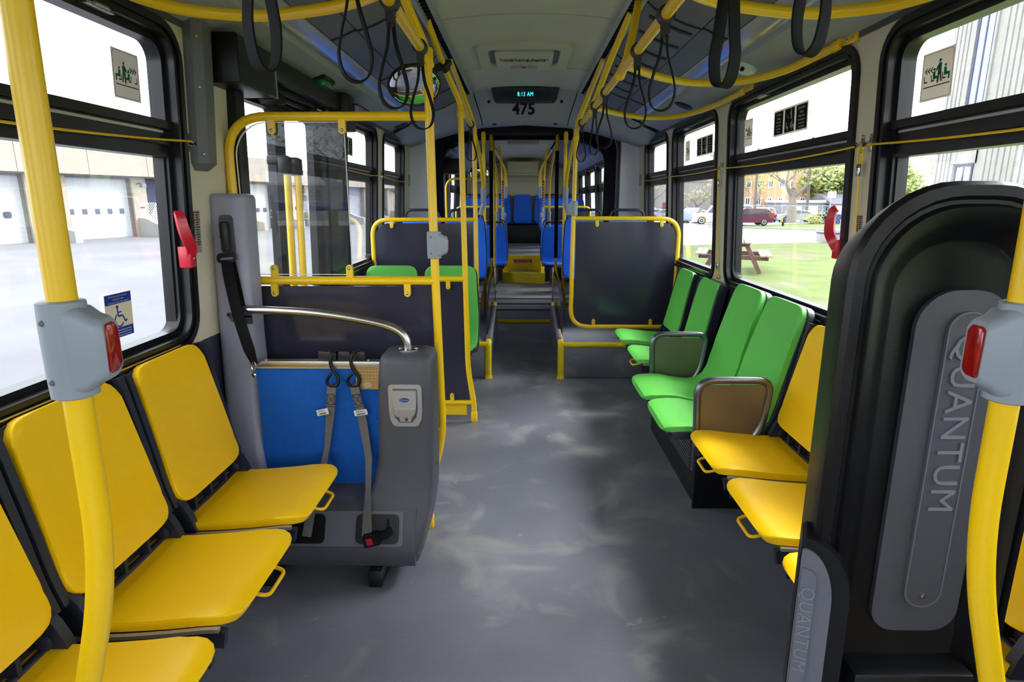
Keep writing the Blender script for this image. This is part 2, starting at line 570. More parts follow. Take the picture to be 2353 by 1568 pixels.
m = MB()
m.box(-1.3, 1.3, Y0, 7.06, FZ - 0.12, FZ)
m.box(-1.3, 1.3, 8.55, 10.5, FZ - 0.12, FZ + 0.06)
m.box(-1.3, 1.3, 10.5, YR1 + 0.1, FZ + 0.40, FZ + 0.50)
struct(m.build('floor', M['floor']))
m = MB()
m.box(-1.0, 1.0, 7.06, 7.8, FZ - 0.12, FZ + 0.012)
m.box(-1.0, 1.0, 7.806, 8.18, FZ - 0.12, FZ + 0.03)
m.box(-1.0, 1.0, 8.186, 8.56, FZ - 0.12, FZ + 0.045)
struct(m.build('trim_1', M['gray_dark']))
m = MB()
m.tube([(-0.31, 7.07, FZ + 0.014), (0.32, 7.07, FZ + 0.014)], 0.022, 10)
struct(m.build('trim_2', M['step_yellow']))

# ---- ceiling profile, x >= 0 half: centre panel, air channel, cove, light cover, ledge
def sweep(pts, ya, yb, th=0.02):
    """solid sheet along the bus from an (x, z) polyline, thickened upwards"""
    mb = MB()
    for sgn in (1, -1):
        prof = [(sgn * x, z) for x, z in pts] + [(sgn * x, z + th) for x, z in reversed(pts)]
        mb.loops([[(x, ya, z) for x, z in prof], [(x, yb, z) for x, z in prof]])
    return mb
CEN = [(0.44 * i / 8, 2.385 - 0.03 * (i / 8) ** 2) for i in range(9)]
COVE = [(0.52, 2.335), (0.56, 2.30), (0.62, 2.27), (0.70, 2.235), (0.775, 2.212)]
COVE2 = [(0.785, 2.216), (0.84, 2.192), (0.895, 2.172)]
LENS = [(0.90, 2.170), (0.925, 2.146), (0.955, 2.130), (0.985, 2.126)]
LEDGE = [(0.985, 2.122), (0.992, 2.104), (1.01, 2.098), (1.09, 2.068), (1.165, 2.036), (1.19, 2.02)]
for k, (ya, yb) in enumerate(((Y0, 5.42), (YR0 + 0.02, YR1))):
    c = MB()
    for sgn in (1, -1):
        for a, b in ([(Y0, 3.33), (3.342, 4.555), (4.567, yb)] if k == 0 else [(ya, 10.2), (10.206, yb)]):
            prof = [(sgn * x, z) for x, z in CEN] + [(sgn * x, z + 0.02) for x, z in reversed(CEN)]
            c.loops([[(x, a, z) for x, z in prof], [(x, b, z) for x, z in prof]])
    struct(c.build('ceiling', M['ceil']))
    c = MB()
    for sgn in (1, -1):
        xs = sorted((sgn * 0.438, sgn * 0.462))
        c.box(xs[0], xs[1], ya, yb, 2.332, 2.37)
        xs = sorted((sgn * 0.500, sgn * 0.522))
        c.box(xs[0], xs[1], ya, yb, 2.318, 2.37)
    struct(c.build('trim_%d' % (3 + 6 * k), M['ledge']))
    c = MB()
    for sgn in (1, -1):
        xs = sorted((sgn * 0.46, sgn * 0.502))
        c.box(xs[0], xs[1], ya, yb, 2.352, 2.37)
        y = ya + 0.05
        while y < yb - 0.1:
            c.box(xs[0], xs[1], y, y + 0.008, 2.338, 2.353)
            y += 0.05
    struct(c.build('trim_%d' % (4 + 6 * k), M['grille']))
    struct(sweep(COVE, ya, yb).build('trim_%d' % (5 + 6 * k), M['cove']))
    struct(sweep(COVE2, ya, yb).build('trim_%d' % (6 + 6 * k), M['cove']))
    struct(sweep(LEDGE, ya, yb).build('trim_%d' % (7 + 6 * k), M['ledge']))
    for sgn, nm in ((-1, 'door'), (1, 'picnic table')):
        c = MB()
        prof = [(sgn * x, z) for x, z in LENS] + [(sgn * x, z + 0.012) for x, z in reversed(LENS)]
        c.loops([[(x, ya, z) for x, z in prof], [(x, yb, z) for x, z in prof]])
        wh = 'front half of the bus' if k == 0 else 'rear half beyond the bellows'
        tag(c.build('light_cover', M['lens']), 'long frosted strip light cover on the %s side, %s' % (nm, wh), 'light', 'strip light covers')
# curved ribs and seams across the coves
def cove_rib(mb, sgn, y, wd=0.012, pts=COVE + COVE2, drop=0.006):
    prof = [(sgn * x, z - drop) for x, z in pts] + [(sgn * x, z + 0.004) for x, z in reversed(pts)]
    mb.loops([[(x, y, z) for x, z in prof], [(x, y + wd, z) for x, z in prof]])
c = MB()
for y in (-1.2, 0.0, 1.15, 1.75, 2.95, 3.9, 4.85):
    cove_rib(c, -1, y)
    cove_rib(c, 1, y)
struct(c.build('trim_15', M['black']))
cv = thing('cove_vent', (0.66, 3.8, 2.24), 'row of black curved louvre slots in the cove above the right windows', 'vent')
for y in (2.2, 2.45, 3.05, 3.3, 3.55, 3.8, 4.1, 4.35, 4.6):
    c = MB()
    cove_rib(c, 1, y, 0.03, [(0.56, 2.30), (0.62, 2.27), (0.70, 2.235), (0.76, 2.217)])
    c.build('louvre_slot', M['black'], cv)

# ---- side walls
WIN = {  # side: outer frames (y0, y1)
    1: [(-2.2, -1.28), (-1.16, 0.3), (0.42, 2.165), (2.30, 3.67), (3.87, 4.99), (5.14, 6.08), (8.75, 9.95), (10.1, 11.5), (11.65, 13.0)],
    -1: [(-1.16, 0.3), (0.42, 2.13), (4.02, 4.92), (5.12, 6.04), (9.95, 11.3), (11.45, 12.9)]}
DOORS = {1: [], -1: [(-2.45, -1.35), (2.50, 3.62), (8.6, 9.62)]}
ZB, ZT = 0.955, 2.015
for side, sname in ((-1, 'left'), (1, 'right')):
    f = wf(side)
    wall, dado = MB(), MB()
    edges = []
    for (ya, yb) in ((Y0, Y1), (YR0, YR1)):
        blocked = sorted([d for d in DOORS[side] if ya <= d[0] < yb])
        y = ya
        for d in blocked + [(yb, yb)]:
            if d[0] > y:
                edges.append((y, d[0]))
            y = d[1]
    for (ya, yb) in edges:
        wbox(dado, side, ya, yb, FZ - 0.1, ZB, -0.07, 0.0)
        y = ya
        for wn in sorted(x for x in WIN[side] if ya <= x[0] < yb):
            wbox(wall, side, y, wn[0], ZB, ZT + 0.03, -0.07, 0.0)
            wbox(wall, side, wn[0], wn[1], ZT, ZT + 0.03, -0.07, 0.0)
            outer = rrect(wn[0], wn[1], ZB, ZT, 0.0005)
            inner = rrect(wn[0] + 0.002, wn[1] - 0.002, ZB + 0.002, ZT - 0.002, 0.115)
            wall.ring(f, outer, inner, -0.07, 0.0)
            y = wn[1]
        wbox(wall, side, y, yb, ZB, ZT + 0.03, -0.07, 0.0)
    struct(wall.build('wall_' + sname, M['cream'], smooth=30))
    struct(dado.build('baseboard_' + sname, M['charcoal'], smooth=30))
    c = MB()
    for (ya, yb) in ((Y0, Y1), (YR0, YR1)):
        wbox(c, side, ya, yb, ZT + 0.005, 2.06, -0.07, 0.006)
    struct(c.build('trim_%d' % (16 if side < 0 else 17), M['gray_dark']))

wn_no = [0]
def window(side, y0, y1):
    wn_no[0] += 1
    f = wf(side)
    c = MB()
    lo = [(0.0, 0.115, -0.07, 0.014), (0.022, 0.095, -0.07, 0.004), (0.030, 0.088, -0.07, 0.009), (0.044, 0.074, -0.07, -0.022)]
    for i, (ins, r, d0, d1) in enumerate(lo):
        nx, nr = (lo[i + 1][0], lo[i + 1][1]) if i + 1 < len(lo) else (0.064, 0.056)
        c.ring(f, rrect(y0 + ins, y1 - ins, ZB + ins, ZT - ins, r), rrect(y0 + nx, y1 - nx, ZB + nx, ZT - nx, nr), d0, d1)
    g0, g1 = y0 + 0.05, y1 - 0.05
    wbox(c, side, g0, g1, 1.612, 1.705, -0.07, -0.028)
    wbox(c, side, g0, g1, 1.690, 1.716, -0.07, -0.012)
    wbox(c, side, g0, g1, 1.640, 1.652, -0.07, -0.014)
    wbox(c, side, g0, g1, 1.600, 1.612, -0.07, -0.018)
    # channels beside the panes
    for ya in (g0 + 0.008, g1 - 0.022):
        wbox(c, side, ya, ya + 0.014, ZB + 0.06, 1.61, -0.07, -0.034)
    o = struct(c.build('window_%d' % wn_no[0], M['rubber']))
    s = MB()
    wbox(s, side, g0 + 0.03, g1 - 0.03, 1.676, 1.684, -0.03, -0.022)
    s.build('metal_strip', M['alu'], o)
    for za, zb in ((ZB + 0.058, 1.606), (1.71, ZT - 0.058)):
        p = MB()
        p.mi = 0
        wbox(p, side, y0 + 0.058, y1 - 0.058, za, zb, -0.056, -0.052)
        p.build('pane', M['glass'], o, smooth=0)
    # sill light line and vent latch
    s = MB()
    wbox(s, side, y0 + 0.14, y1 - 0.14, ZB + 0.020, ZB + 0.024, 0.010, 0.016)
    s.build('sill_strip', M['alu'], o)
    if y1 - y0 > 1.0:
        s = MB()
        ym = y0 + (0.62 if side > 0 else 0.75) * (y1 - y0)
        wbox(s, side, ym, ym + 0.11, ZT - 0.052, ZT - 0.036, -0.02, 0.004)
        s.tube([f(ym + 0.02, ZT - 0.047, 0.008), f(ym + 0.075, ZT - 0.047, 0.008)], 0.007, 8)
        s.build('vent_latch', M['steel'], o)
    return o
for side in (1, -1):
    for wn in WIN[side]:
        window(side, *wn)

# ---- doors on the kerb side
dno = [0]
def door(y0, y1, leaves, ztop=2.0):
    dno[0] += 1
    f = wf(-1)
    c = MB()
    wbox(c, -1, y0, y0 + 0.05, FZ, 2.05, -0.07, 0.01)
    wbox(c, -1, y1 - 0.05, y1, FZ, 2.05, -0.07, 0.01)
    wbox(c, -1, y0, y1, 1.90, 2.05, -0.07, 0.0)
    wbox(c, -1, y0, y1, FZ - 0.12, FZ, -0.08, 0.0)
    o = struct(c.build('door_%d' % dno[0], M['black']))
    for (a, b) in leaves:
        l = MB()
        outer = rrect(a, b, FZ + 0.01, 1.96, 0.02)
        inner = rrect(a + 0.055, b - 0.075, FZ + 0.16, 1.875, 0.03)
        l.ring(f, outer, inner, -0.06, -0.02)
        lf = l.build('door_leaf', M['black'], o)
        p = MB()
        wbox(p, -1, a + 0.05, b - 0.07, FZ + 0.15, 1.88, -0.042, -0.038)
        p.build('pane', M['glass'], lf, smooth=0)
    return o
door(-2.45, -1.35, [(-2.40, -1.90), (-1.90, -1.40)])
D2 = door(2.50, 3.62, [(2.55, 3.03), (3.03, 3.57)])
D3 = door(8.6, 9.62, [(8.65, 9.1), (9.1, 9.57)])
for ym in (2.885, 3.02):
    c = MB()
    c.tube([(-1.145, ym, 0.55), (-1.120, ym, 1.60)], 0.017, 12)
    h = c.build('door_handle', M['yellow'], D2)
    c = MB()
    c.box(-1.155, -1.10, ym - 0.024, ym + 0.024, 1.58, 1.66, 0.008)
    c.box(-1.205, -1.11, ym - 0.022, ym + 0.022, 1.625, 1.665, 0.006)
    c.build('handle_bracket', M['black'], h)
# black pillar cover behind the door, up to the next window
c = MB()
wbox(c, -1, 3.62, 4.02, FZ, 2.05, -0.01, 0.02)
struct(c.build('trim_18', M['black']))
# vertical seal between wall and door
c = MB()
wbox(c, -1, 2.455, 2.53, 0.05, 2.05, -0.01, 0.03)
struct(c.build('trim_19', M['black_satin']))

# ---- front wall with windscreen, rear wall, roof
c = MB()
c.box(-1.3, 1.3, Y0 - 0.08, Y0, FZ - 0.1, 0.82)
c.box(-1.3, 1.3, Y0 - 0.08, Y0, 2.2, 2.5)
for x in (-1.3, 1.16):
    c.box(x, x + 0.14, Y0 - 0.08, Y0, 0.8, 2.25)
struct(c.build('wall_front', M['black']))
c = MB()
c.box(-1.17, 1.17, Y0 - 0.05, Y0 - 0.044, 0.81, 2.21)
struct(c.build('window_%d' % (wn_no[0] + 1), M['glass'], smooth=0))
c = MB()
c.box(-1.3, 1.3, YR1, YR1 + 0.06, 0.4, 2.5)
struct(c.build('wall_rear', M['cream']))
c = MB()
c.box(-1.33, 1.33, Y0 - 0.1, YR1 + 0.1, 2.47, 2.53)
for sgn in (-1, 1):
    xs = sorted((sgn * 1.235, sgn * 1.33))
    c.box(xs[0], xs[1], Y0 - 0.1, YR1 + 0.1, 2.05, 2.5)
    xs = sorted((sgn * 1.27, sgn * 1.33))
    c.box(xs[0], xs[1], Y1 - 0.02, YR0 + 0.02, FZ - 0.15, 2.1)
struct(c.build('roof', M['white']))

# ================================================================ articulation
def ceil_z(x):
    pts = CEN + COVE + COVE2 + LENS + LEDGE
    x = abs(x)
    for (a, za), (b, zb) in zip(pts, pts[1:]):
        if a <= x <= b and b > a:
            return za + (zb - za) * (x - a) / (b - a)
    return pts[-1][1]
def arch_z(x, c=2.14, e=1.985):
    x = abs(x)
    return c if x < 0.4 else c - (c - e) * ((x - 0.4) / 0.78) ** 1.5
XS = [-1.18 + 2.36 * i / 48 for i in range(49)]
rows = []
for t in [0, 0.04, 0.2, 0.4, 0.6, 0.8, 0.92, 1.0]:
    y = 5.40 + 0.25 * t
    s = t * t * (3 - 2 * t) * 0.35 + t * 0.65
    rows.append([(x, y + 0.18 * (abs(x) / 1.18) ** 2, ceil_z(x) * (1 - s) + min(ceil_z(x), arch_z(x)) * s - 0.001) for x in XS])
rows.append([(x, 5.72 + 0.18 * (abs(x) / 1.18) ** 2, min(ceil_z(x), arch_z(x)) - 0.014) for x in XS])
rows.append([(x, Y1 + 0.05, min(ceil_z(x), arch_z(x)) + 0.07 * max(0, 1 - abs(x) / 1.1)) for x in XS])
c = MB()
c.loops(rows, (False, False), closed=False)
bulk = struct(c.build('trim_20', M['ledge'], smooth=60))
# end walls of the two sections: pale pillars and dark portal frames
def portal(y, th, hx, hz, r, mt, name, zb=FZ - 0.1):
    c = MB()
    f = lambda u, v, d: Vector((u, y + d, v))
    outer = rrect(-1.27, 1.27, zb, 2.46, 0.001, 8)
    inner = rrect(-hx, hx, zb + 0.001, hz, (0.001, 0.001, r, r), 8)
    c.ring(f, outer, inner, 0, th)
    return struct(c.build(name, mt))
portal(Y1, 0.05, 0.985, 2.26, 0.25, M['bluewhite'], 'trim_21')
portal(Y1 + 0.055, 0.06, 0.955, 2.25, 0.3, M['charcoal'], 'trim_22')
portal(YR0 - 0.07, 0.06, 1.075, 2.245, 0.32, M['charcoal'], 'trim_23')
portal(YR0, 0.04, 1.09, 2.26, 0.32, M['ledge'], 'trim_24')
# pale ceiling corner piece over the pillars
c = MB()
NP = 34
ls = []
for i in range(NP):
    y = Y1 + 0.12 + (YR0 - 0.08 - Y1 - 0.12) * i / (NP - 1)
    k = 0.0 if i % 2 else 0.045
    ls.append([(p[0], y, p[1]) for p in rrect(-1.08 - k, 1.08 + k, FZ - 0.11, 2.30 + k, (0.01, 0.01, 0.3, 0.3), 8)])
c.loops(ls, (False, False))
tag(c.build('bellows', M['charcoal'], smooth=20), 'dark pleated rubber bellows tunnel joining the two halves of the bus', 'bellows')

# number, clock and signs on the bulkhead
upv = Vector((0, -0.20, 0.235)).normalized()
nrm = Vector((1, 0, 0)).cross(upv)
tag(text('number_decal', '475', 0.158, Vector((-0.012, 5.545, 2.238)) + nrm * 0.004, (1, 0, 0), upv, M['black_ink'], None, sx=0.84, bold=0.0035), 'black number 475 on the grey bulkhead under the clock', 'number')
clk = thing('clock_display', (0, 5.3, 2.26), 'black clock display reading 8:13 AM above the bus number', 'clock')
c = MB()
pr = [(-0.285, 2.375), (0.285, 2.375), (0.262, 2.285), (0.245, 2.27), (-0.245, 2.27), (-0.262, 2.285)]
c.prism(lambda u, v, d: Vector((u, 5.31 + d + (2.375 - v) * 0.2, v)), pr, 0, 0.12, 0.008)
c.build('case', M['black_satin'], clk)
c = MB()
c.prism(lambda u, v, d: Vector((u, 5.31 + d + (2.375 - v) * 0.2, v)), [(-0.215, 2.345), (0.215, 2.345), (0.212, 2.297), (-0.212, 2.297)], -0.003, 0.002)
c.build('screen', M['display'], clk)
text('digits', '8:13 AM', 0.047, (-0.0, 5.316, 2.322), (1, 0, 0), (0, -0.19, 1), M['cyan'], clk, sx=0.72, spacing=1.15)
for sx_ in (-0.31, 0.31):
    c = MB()
    c.lathe((sx_, 5.45, 2.285), -nrm, ((0.013, -0.004), (0.013, 0.003), (0.002, 0.006)), 14)
    tag(c.build('plug', M['black_ink']), 'round black plug on the grey bulkhead, %s of the clock' % ('left' if sx_ < 0 else 'right'), 'plug', 'bulkhead plugs')
for sx_ in (-0.27, 0.27):
    c = MB()
    c.box(sx_ - 0.018, sx_ + 0.018, 5.615, 5.63, 2.118, 2.128)
    tag(c.build('latch_slot', M['black_ink']), 'small dark latch slot at the lower %s edge of the number panel' % ('left' if sx_ < 0 else 'right'), 'slot', 'latch slots')
for s_ in (-1, 1):
    c = MB()
    c.tube([(s_ * 0.44, 5.41, 2.348), (s_ * 0.415, 5.49, 2.27), (s_ * 0.385, 5.60, 2.16), (s_ * 0.38, 5.66, 2.115)], 0.004, 6)
    struct(c.build('trim_%d' % (25 if s_ < 0 else 26), M['black_ink']))
    c = Flat((s_ * 0.53, 5.5, 2.215), (1, 0, 0), upv)
    c.rr(-0.05, 0.05, -0.06, 0.06, 0.004, 0, 0.003)
    sg = tag(c.build('notice_plate', M['yellow']), 'small yellow notice plate on the bulkhead behind the %s grab poles' % ('left' if s_ < 0 else 'right'), 'sign', 'yellow notice plates')
    c = Flat(Vector((s_ * 0.53, 5.5, 2.215)) + nrm * 0.0032, (1, 0, 0), upv)
    for q in range(5):
        c.rr(-0.04, 0.04 - 0.01 * (q % 2), 0.035 - q * 0.02, 0.043 - q * 0.02, 0.001)
    c.build('print', M['black_ink'], sg)

# roof hatch
ht = thing('roof_hatch', (-0.015, 4.19, 2.36), 'cream emergency roof hatch with a pull handle in the ceiling', 'hatch')
fh = lambda u, v, d: Vector((u - 0.015, 4.19 + v, 2.378 - d - 0.02 * (u / 0.44) ** 2))
c = MB()
c.ring(fh, rrect(-0.29, 0.29, -0.30, 0.30, 0.03), rrect(-0.225, 0.225, -0.235, 0.235, 0.06), -0.02, 0.02)
c.build('frame', M['ceil'], ht)
c = MB()
c.prism(fh, rrect(-0.23, 0.23, -0.24, 0.24, 0.06), -0.006, 0.004)
c.build('recess_shade', M['cove'], ht)  # grey sheet round the cover, painted stand-in for corner shading
c = MB()
c.prism(fh, rrect(-0.185, 0.185, -0.20, 0.225, 0.05), -0.04, 0.024, 0.006)
c.build('cover', M['ceil'], ht)
c = MB()
c.prism(fh, [(0.09 * math.cos(PI * k / 10), 0.232 - 0.06 * math.sin(PI * k / 10)) for k in range(11)][::-1], 0.0, 0.034, 0.004)
c.build('handle', M['ledge'], ht)
c = MB()
c.lathe((-0.015, 4.385, 2.342), (0, 0, -1), ((0.014, -0.004), (0.012, 0.006), (0.002, 0.008)), 12)
c.build('red_button', M['red'], ht)
text('lettering', 'EMERGENCY EXIT\nSORTIE D\'URGENCE', 0.036, (-0.015, 4.215, 2.3490), (-1, 0, 0), (0, 1, 0), M['black_ink'], ht, sx=0.98)
# ================================================================ seats
def spline2(pts, n):
    return [(p.x, p.y) for p in spline([(a, b, 0) for a, b in pts], n)]
def cushion(mb, path, hw, th, r, nv=None, crown=0.0, seg=8, fr=Vector((0, 0, 0))):
    """upholstered slab following a (y, z) path; hw(t) half width, r corner radius; front is the left side of the path"""
    P = [Vector((0, y, z)) for y, z in path]
    S = [0.0]
    for a, b in zip(P, P[1:]):
        S.append(S[-1] + (b - a).length)
    T = S[-1]
    # resample with extra rows at the rounded ends
    ts = sorted(set([0, 0.1 * r / T, 0.3 * r / T, 0.6 * r / T, r / T] + [r / T + (1 - 2 * r / T) * i / 16 for i in range(17)] + [1 - r / T, 1 - 0.6 * r / T, 1 - 0.3 * r / T, 1 - 0.1 * r / T, 1]))
    def at(t):
        s = t * T
        for i in range(len(P) - 1):
            if s <= S[i + 1] + 1e-9:
                k = (s - S[i]) / max(1e-9, S[i + 1] - S[i])
                return P[i].lerp(P[i + 1], k)
        return P[-1]
    front, back = [], []
    for t in ts:
        p = at(t)
        d = (at(min(1, t + 0.02)) - at(max(0, t - 0.02))).normalized()
        n = Vector((0, -d.z, d.y))
        e = min(t, 1 - t) * T
        w_ = hw(t)
        if e < r:
            w_ = w_ - r + math.sqrt(max(0, r * r - (r - e) ** 2))
        fl, bl = [], []
        for j in range(seg + 1):
            u = -1 + 2 * j / seg
            x = u * w_
            q = th / 2 + crown * (1 - u * u) * min(1, e / 0.05)
            fl.append(p + n * q + Vector((x, 0, 0)))
            bl.append(p - n * th / 2 + Vector((x, 0, 0)))
        front.append(fl)
        back.append(bl)
    V = [[mb.b.verts.new(p) for p in row] for row in front]
    W = [[mb.b.verts.new(p) for p in row] for row in back]
    n0 = set(mb.b.faces)
    rim = []
    for i in range(len(V) - 1):
        for j in range(seg):
            mb.face((V[i][j], V[i][j + 1], V[i + 1][j + 1], V[i + 1][j]))
            mb.face((W[i][j + 1], W[i][j], W[i + 1][j], W[i + 1][j + 1]))
    loop = [(0, j) for j in range(seg + 1)] + [(i, seg) for i in range(1, len(V))] + [(len(V) - 1, j) for j in range(seg - 1, -1, -1)] + [(i, 0) for i in range(len(V) - 2, 0, -1)]
    for a, b in zip(loop, loop[1:] + loop[:1]):
        f = mb.face((V[a[0]][a[1]], W[a[0]][a[1]], W[b[0]][b[1]], V[b[0]][b[1]]))
        if f:
            for e in f.edges:
                if all(x in f.verts for x in (V[a[0]][a[1]], V[b[0]][b[1]])):
                    pass
    eds = []
    for a, b in zip(loop, loop[1:] + loop[:1]):
        e = mb.b.edges.get((V[a[0]][a[1]], V[b[0]][b[1]]))
        if e:
            eds.append(e)
    bmesh.ops.bevel(mb.b, geom=eds, offset=th * 0.4, segments=3, profile=0.5, affect='EDGES', clamp_overlap=True)
    return mb

def flip_seat(name, label, col, group):
    """fold-up bench seat; wall at local y = 0, aisle at -y, floor at z = 0"""
    t = thing(name, (0, 0, 0), label, 'seat', group)
    mb = MB()
    pan = spline2([(-0.065, 0.428), (-0.20, 0.430), (-0.34, 0.441), (-0.45, 0.454), (-0.492, 0.452), (-0.512, 0.440)], 6)
    pan = [(v[0], v[1]) for v in pan]
    cushion(mb, pan[::-1], lambda q: 0.196 - 0.004 * q, 0.026, 0.055, crown=-0.004)
    mb.build('seat_pan', col, t)
    mb = MB()
    bk = [(p[0], p[1]) for p in spline2([(-0.140, 0.500), (-0.114, 0.575), (-0.086, 0.70), (-0.050, 0.86), (-0.030, 0.935)], 6)]
    cushion(mb, bk, lambda q: 0.202 - 0.020 * q, 0.026, 0.055, crown=-0.006)
    mb.build('backrest', col, t)
    mb = MB()
    sh = [(p[0], p[1]) for p in spline2([(-0.100, 0.50), (-0.078, 0.58), (-0.056, 0.70), (-0.024, 0.86), (-0.010, 0.925)], 6)]
    cushion(mb, sh, lambda q: 0.218 - 0.014 * q, 0.03, 0.05)
    # upright rib on each side and hinge cheeks
    for s in (-1, 1):
        rib = [(s * 0.211, y - 0.012, z) for y, z in sh]
        mb.strap(rib, (1, 0, 0), 0.022, 0.05)
        mb.prism(lambda u, v, d, s=s: Vector((s * (0.178 + d), u, v)), [(-0.05, 0.39), (-0.05, 0.53), (-0.09, 0.545), (-0.125, 0.53), (-0.15, 0.50), (-0.168, 0.46), (-0.178, 0.42), (-0.175, 0.385)], 0, 0.026, 0.006)
        mb.lathe((s * 0.176, -0.125, 0.46), (-s, 0, 0), ((0.02, 0), (0.02, 0.006), (0.008, 0.01)), 12)
    mb.box(-0.20, 0.20, -0.10, -0.05, 0.40, 0.50, 0.006)
    mb.tube([(-0.2, -0.12, 0.435), (0.2, -0.12, 0.435)], 0.012, 10)
    for x in (-0.1, 0.0, 0.1):
        mb.box(x - 0.006, x + 0.006, -0.13, -0.09, 0.44, 0.52)
    mb.build('shell', M['darkshell'], t)
    mb = MB()
    mb.box(-0.175, 0.175, -0.44, -0.10, 0.388, 0.412, 0.006)
    for s in (-1, 1):
        bar = [(s * 0.196, y, z - 0.046) for y, z in pan[1:-7]]
        mb.strap(bar, (0, 0.1, 1), 0.044, 0.018)
    fr = mb.build('seat_frame', M['darkshell'], t)
    for s in (-1, 1):
        mb = MB()
        bar = [(s * 0.202, y, z - 0.020) for y, z in pan[1:-9]]
        mb.strap(bar, (0, 0.1, 1), 0.010, 0.012)
        mb.build('metal_edge', M['silver'], fr)  # silver paint stands in for windows reflected in the metal
    mb = MB()
    mb.tube(fillet([(-0.035, -0.455, 0.418), (-0.03, -0.520, 0.400), (0.085, -0.520, 0.400), (0.09, -0.455, 0.418)], 0.02, 4), 0.0055, 8)
    mb.build('pull_loop', M['yellow'], t)
    mb = MB()
    mb.box(-0.03, 0.03, -0.15, -0.02, 0.30, 0.42, 0.004)
    for x in (-0.15, 0.15):
        mb.prism(lambda u, v, d, x=x: Vector((x + d, u, v)), [(0.0, 0.18), (0.0, 0.42), (-0.34, 0.40), (-0.30, 0.36), (-0.06, 0.28)], -0.008, 0.008)
    mb.build('bracket', M['black'], t)
    return t

def bucket_seat(name, label, col, group, legs=True, handle=False, zt=0.955, depth=0.47):
    """one-piece passenger seat; back at local y = 0, facing -y, floor at z = 0"""
    t = thing(name, (0, 0, 0), label, 'seat', group)
    path = spline2([(-0.02, zt), (-0.055, 0.86), (-0.10, 0.70), (-0.135, 0.56), (-0.165, 0.475), (-0.23, 0.428), (-0.34, 0.432), (-0.44, 0.452), (-depth - 0.01, 0.446), (-depth - 0.028, 0.425)], 6)
    path = [(p[0], p[1]) for p in path][::-1]
    def hw(q):
        q = 1 - q
        return 0.188 + 0.022 * min(1, q / 0.4) - 0.012 * max(0, (q - 0.6) / 0.4)
    mb = MB()
    cushion(mb, path, lambda q: hw(q) - 0.006, 0.028, 0.055, crown=-0.008)
    mb.build('cushion', col, t)
    mb = MB()
    sh = []
    for i, (y, z) in enumerate(path):
        a = Vector((0, *path[max(0, i - 1)]))
        b = Vector((0, *path[min(len(path) - 1, i + 1)]))
        d = (b - a).normalized()
        n = Vector((0, -d.z, d.y))
        p = Vector((0, y, z)) - n * 0.026
        sh.append((p.y, p.z))
    cushion(mb, sh, lambda q: hw(q) + 0.004, 0.03, 0.058)
    mb.build('shell', M['darkshell'], t)
    if legs:
        mb = MB()
        mb.box(-0.17, 0.17, -0.42, -0.16, 0.36, 0.385, 0.004)
        mb.box(-0.04, 0.04, -0.36, -0.20, 0.0, 0.37, 0.006)
        mb.build('pedestal', M['gray_dark'], t)
    if handle:
        mb = MB()
        mb.tube(fillet([(-0.165, 0.0, zt - 0.05), (-0.158, -0.012, zt + 0.075), (0.158, -0.012, zt + 0.075), (0.165, 0.0, zt - 0.05)], 0.09, 8), 0.013, 10)
        mb.build('grab_handle', M['darkshell'], t)
        mb = MB()
        for s in (-1, 1):
            mb.box(s * 0.16 - 0.018, s * 0.16 + 0.018, -0.005, 0.03, zt - 0.03, zt + 0.015, 0.005)
        mb.build('handle_clamp', M['gray_light'], t)
    return t

# local frames: left wall seats face +x, right wall seats face -x
RL, RR = PI / 2, -PI / 2
def wall_place(side, y):
    return Vector((side * (1.215 if side < 0 else 1.203), y, FZ))
yl = flip_seat('flip_up_seat', 'yellow flip-up seat along the left window, nearest the grey wheelchair station', M['seat_yellow'], 'yellow flip-up seats')
yl.location = wall_place(-1, 1.87)
yl.rotation_euler = (0, 0, RL)
dup(yl, wall_place(-1, 1.415), RL, 'yellow flip-up seat along the left window, middle of three behind the near yellow pole')
dup(yl, wall_place(-1, 0.96), RL, 'yellow flip-up seat along the left window, nearest and cut off at the left edge')
dup(yl, wall_place(1, 2.235), RR, 'yellow flip-up seat along the right wall, next to the brown armrest panel')
dup(yl, wall_place(1, 1.775), RR, 'yellow flip-up seat along the right wall, second from the green seats')
dup(yl, wall_place(1, 1.315), RR, 'yellow flip-up seat along the right wall, mostly hidden behind the black padded backrest')
gf = flip_seat('flip_up_seat', 'green flip-up seat along the right windows, farthest, beside the dark panel', M['seat_green'], 'green flip-up seats')
gf.location = wall_place(1, 4.335)
gf.rotation_euler = (0, 0, RR)
dup(gf, wall_place(1, 3.79), RR, 'green flip-up seat along the right windows, second from the dark panel')

gb = bucket_seat('fixed_seat', 'green fixed seat along the right windows, between the two armrests, far one', M['seat_green'], 'green fixed seats by the window', legs=False, zt=0.985, depth=0.55)
gb.location = wall_place(1, 3.10) + Vector((-0.02, 0, 0))
gb.rotation_euler = (0, 0, RR)
dup(gb, wall_place(1, 2.665) + Vector((-0.02, 0, 0)), RR, 'green fixed seat along the right windows, beside the brown armrest panel and yellow seat')
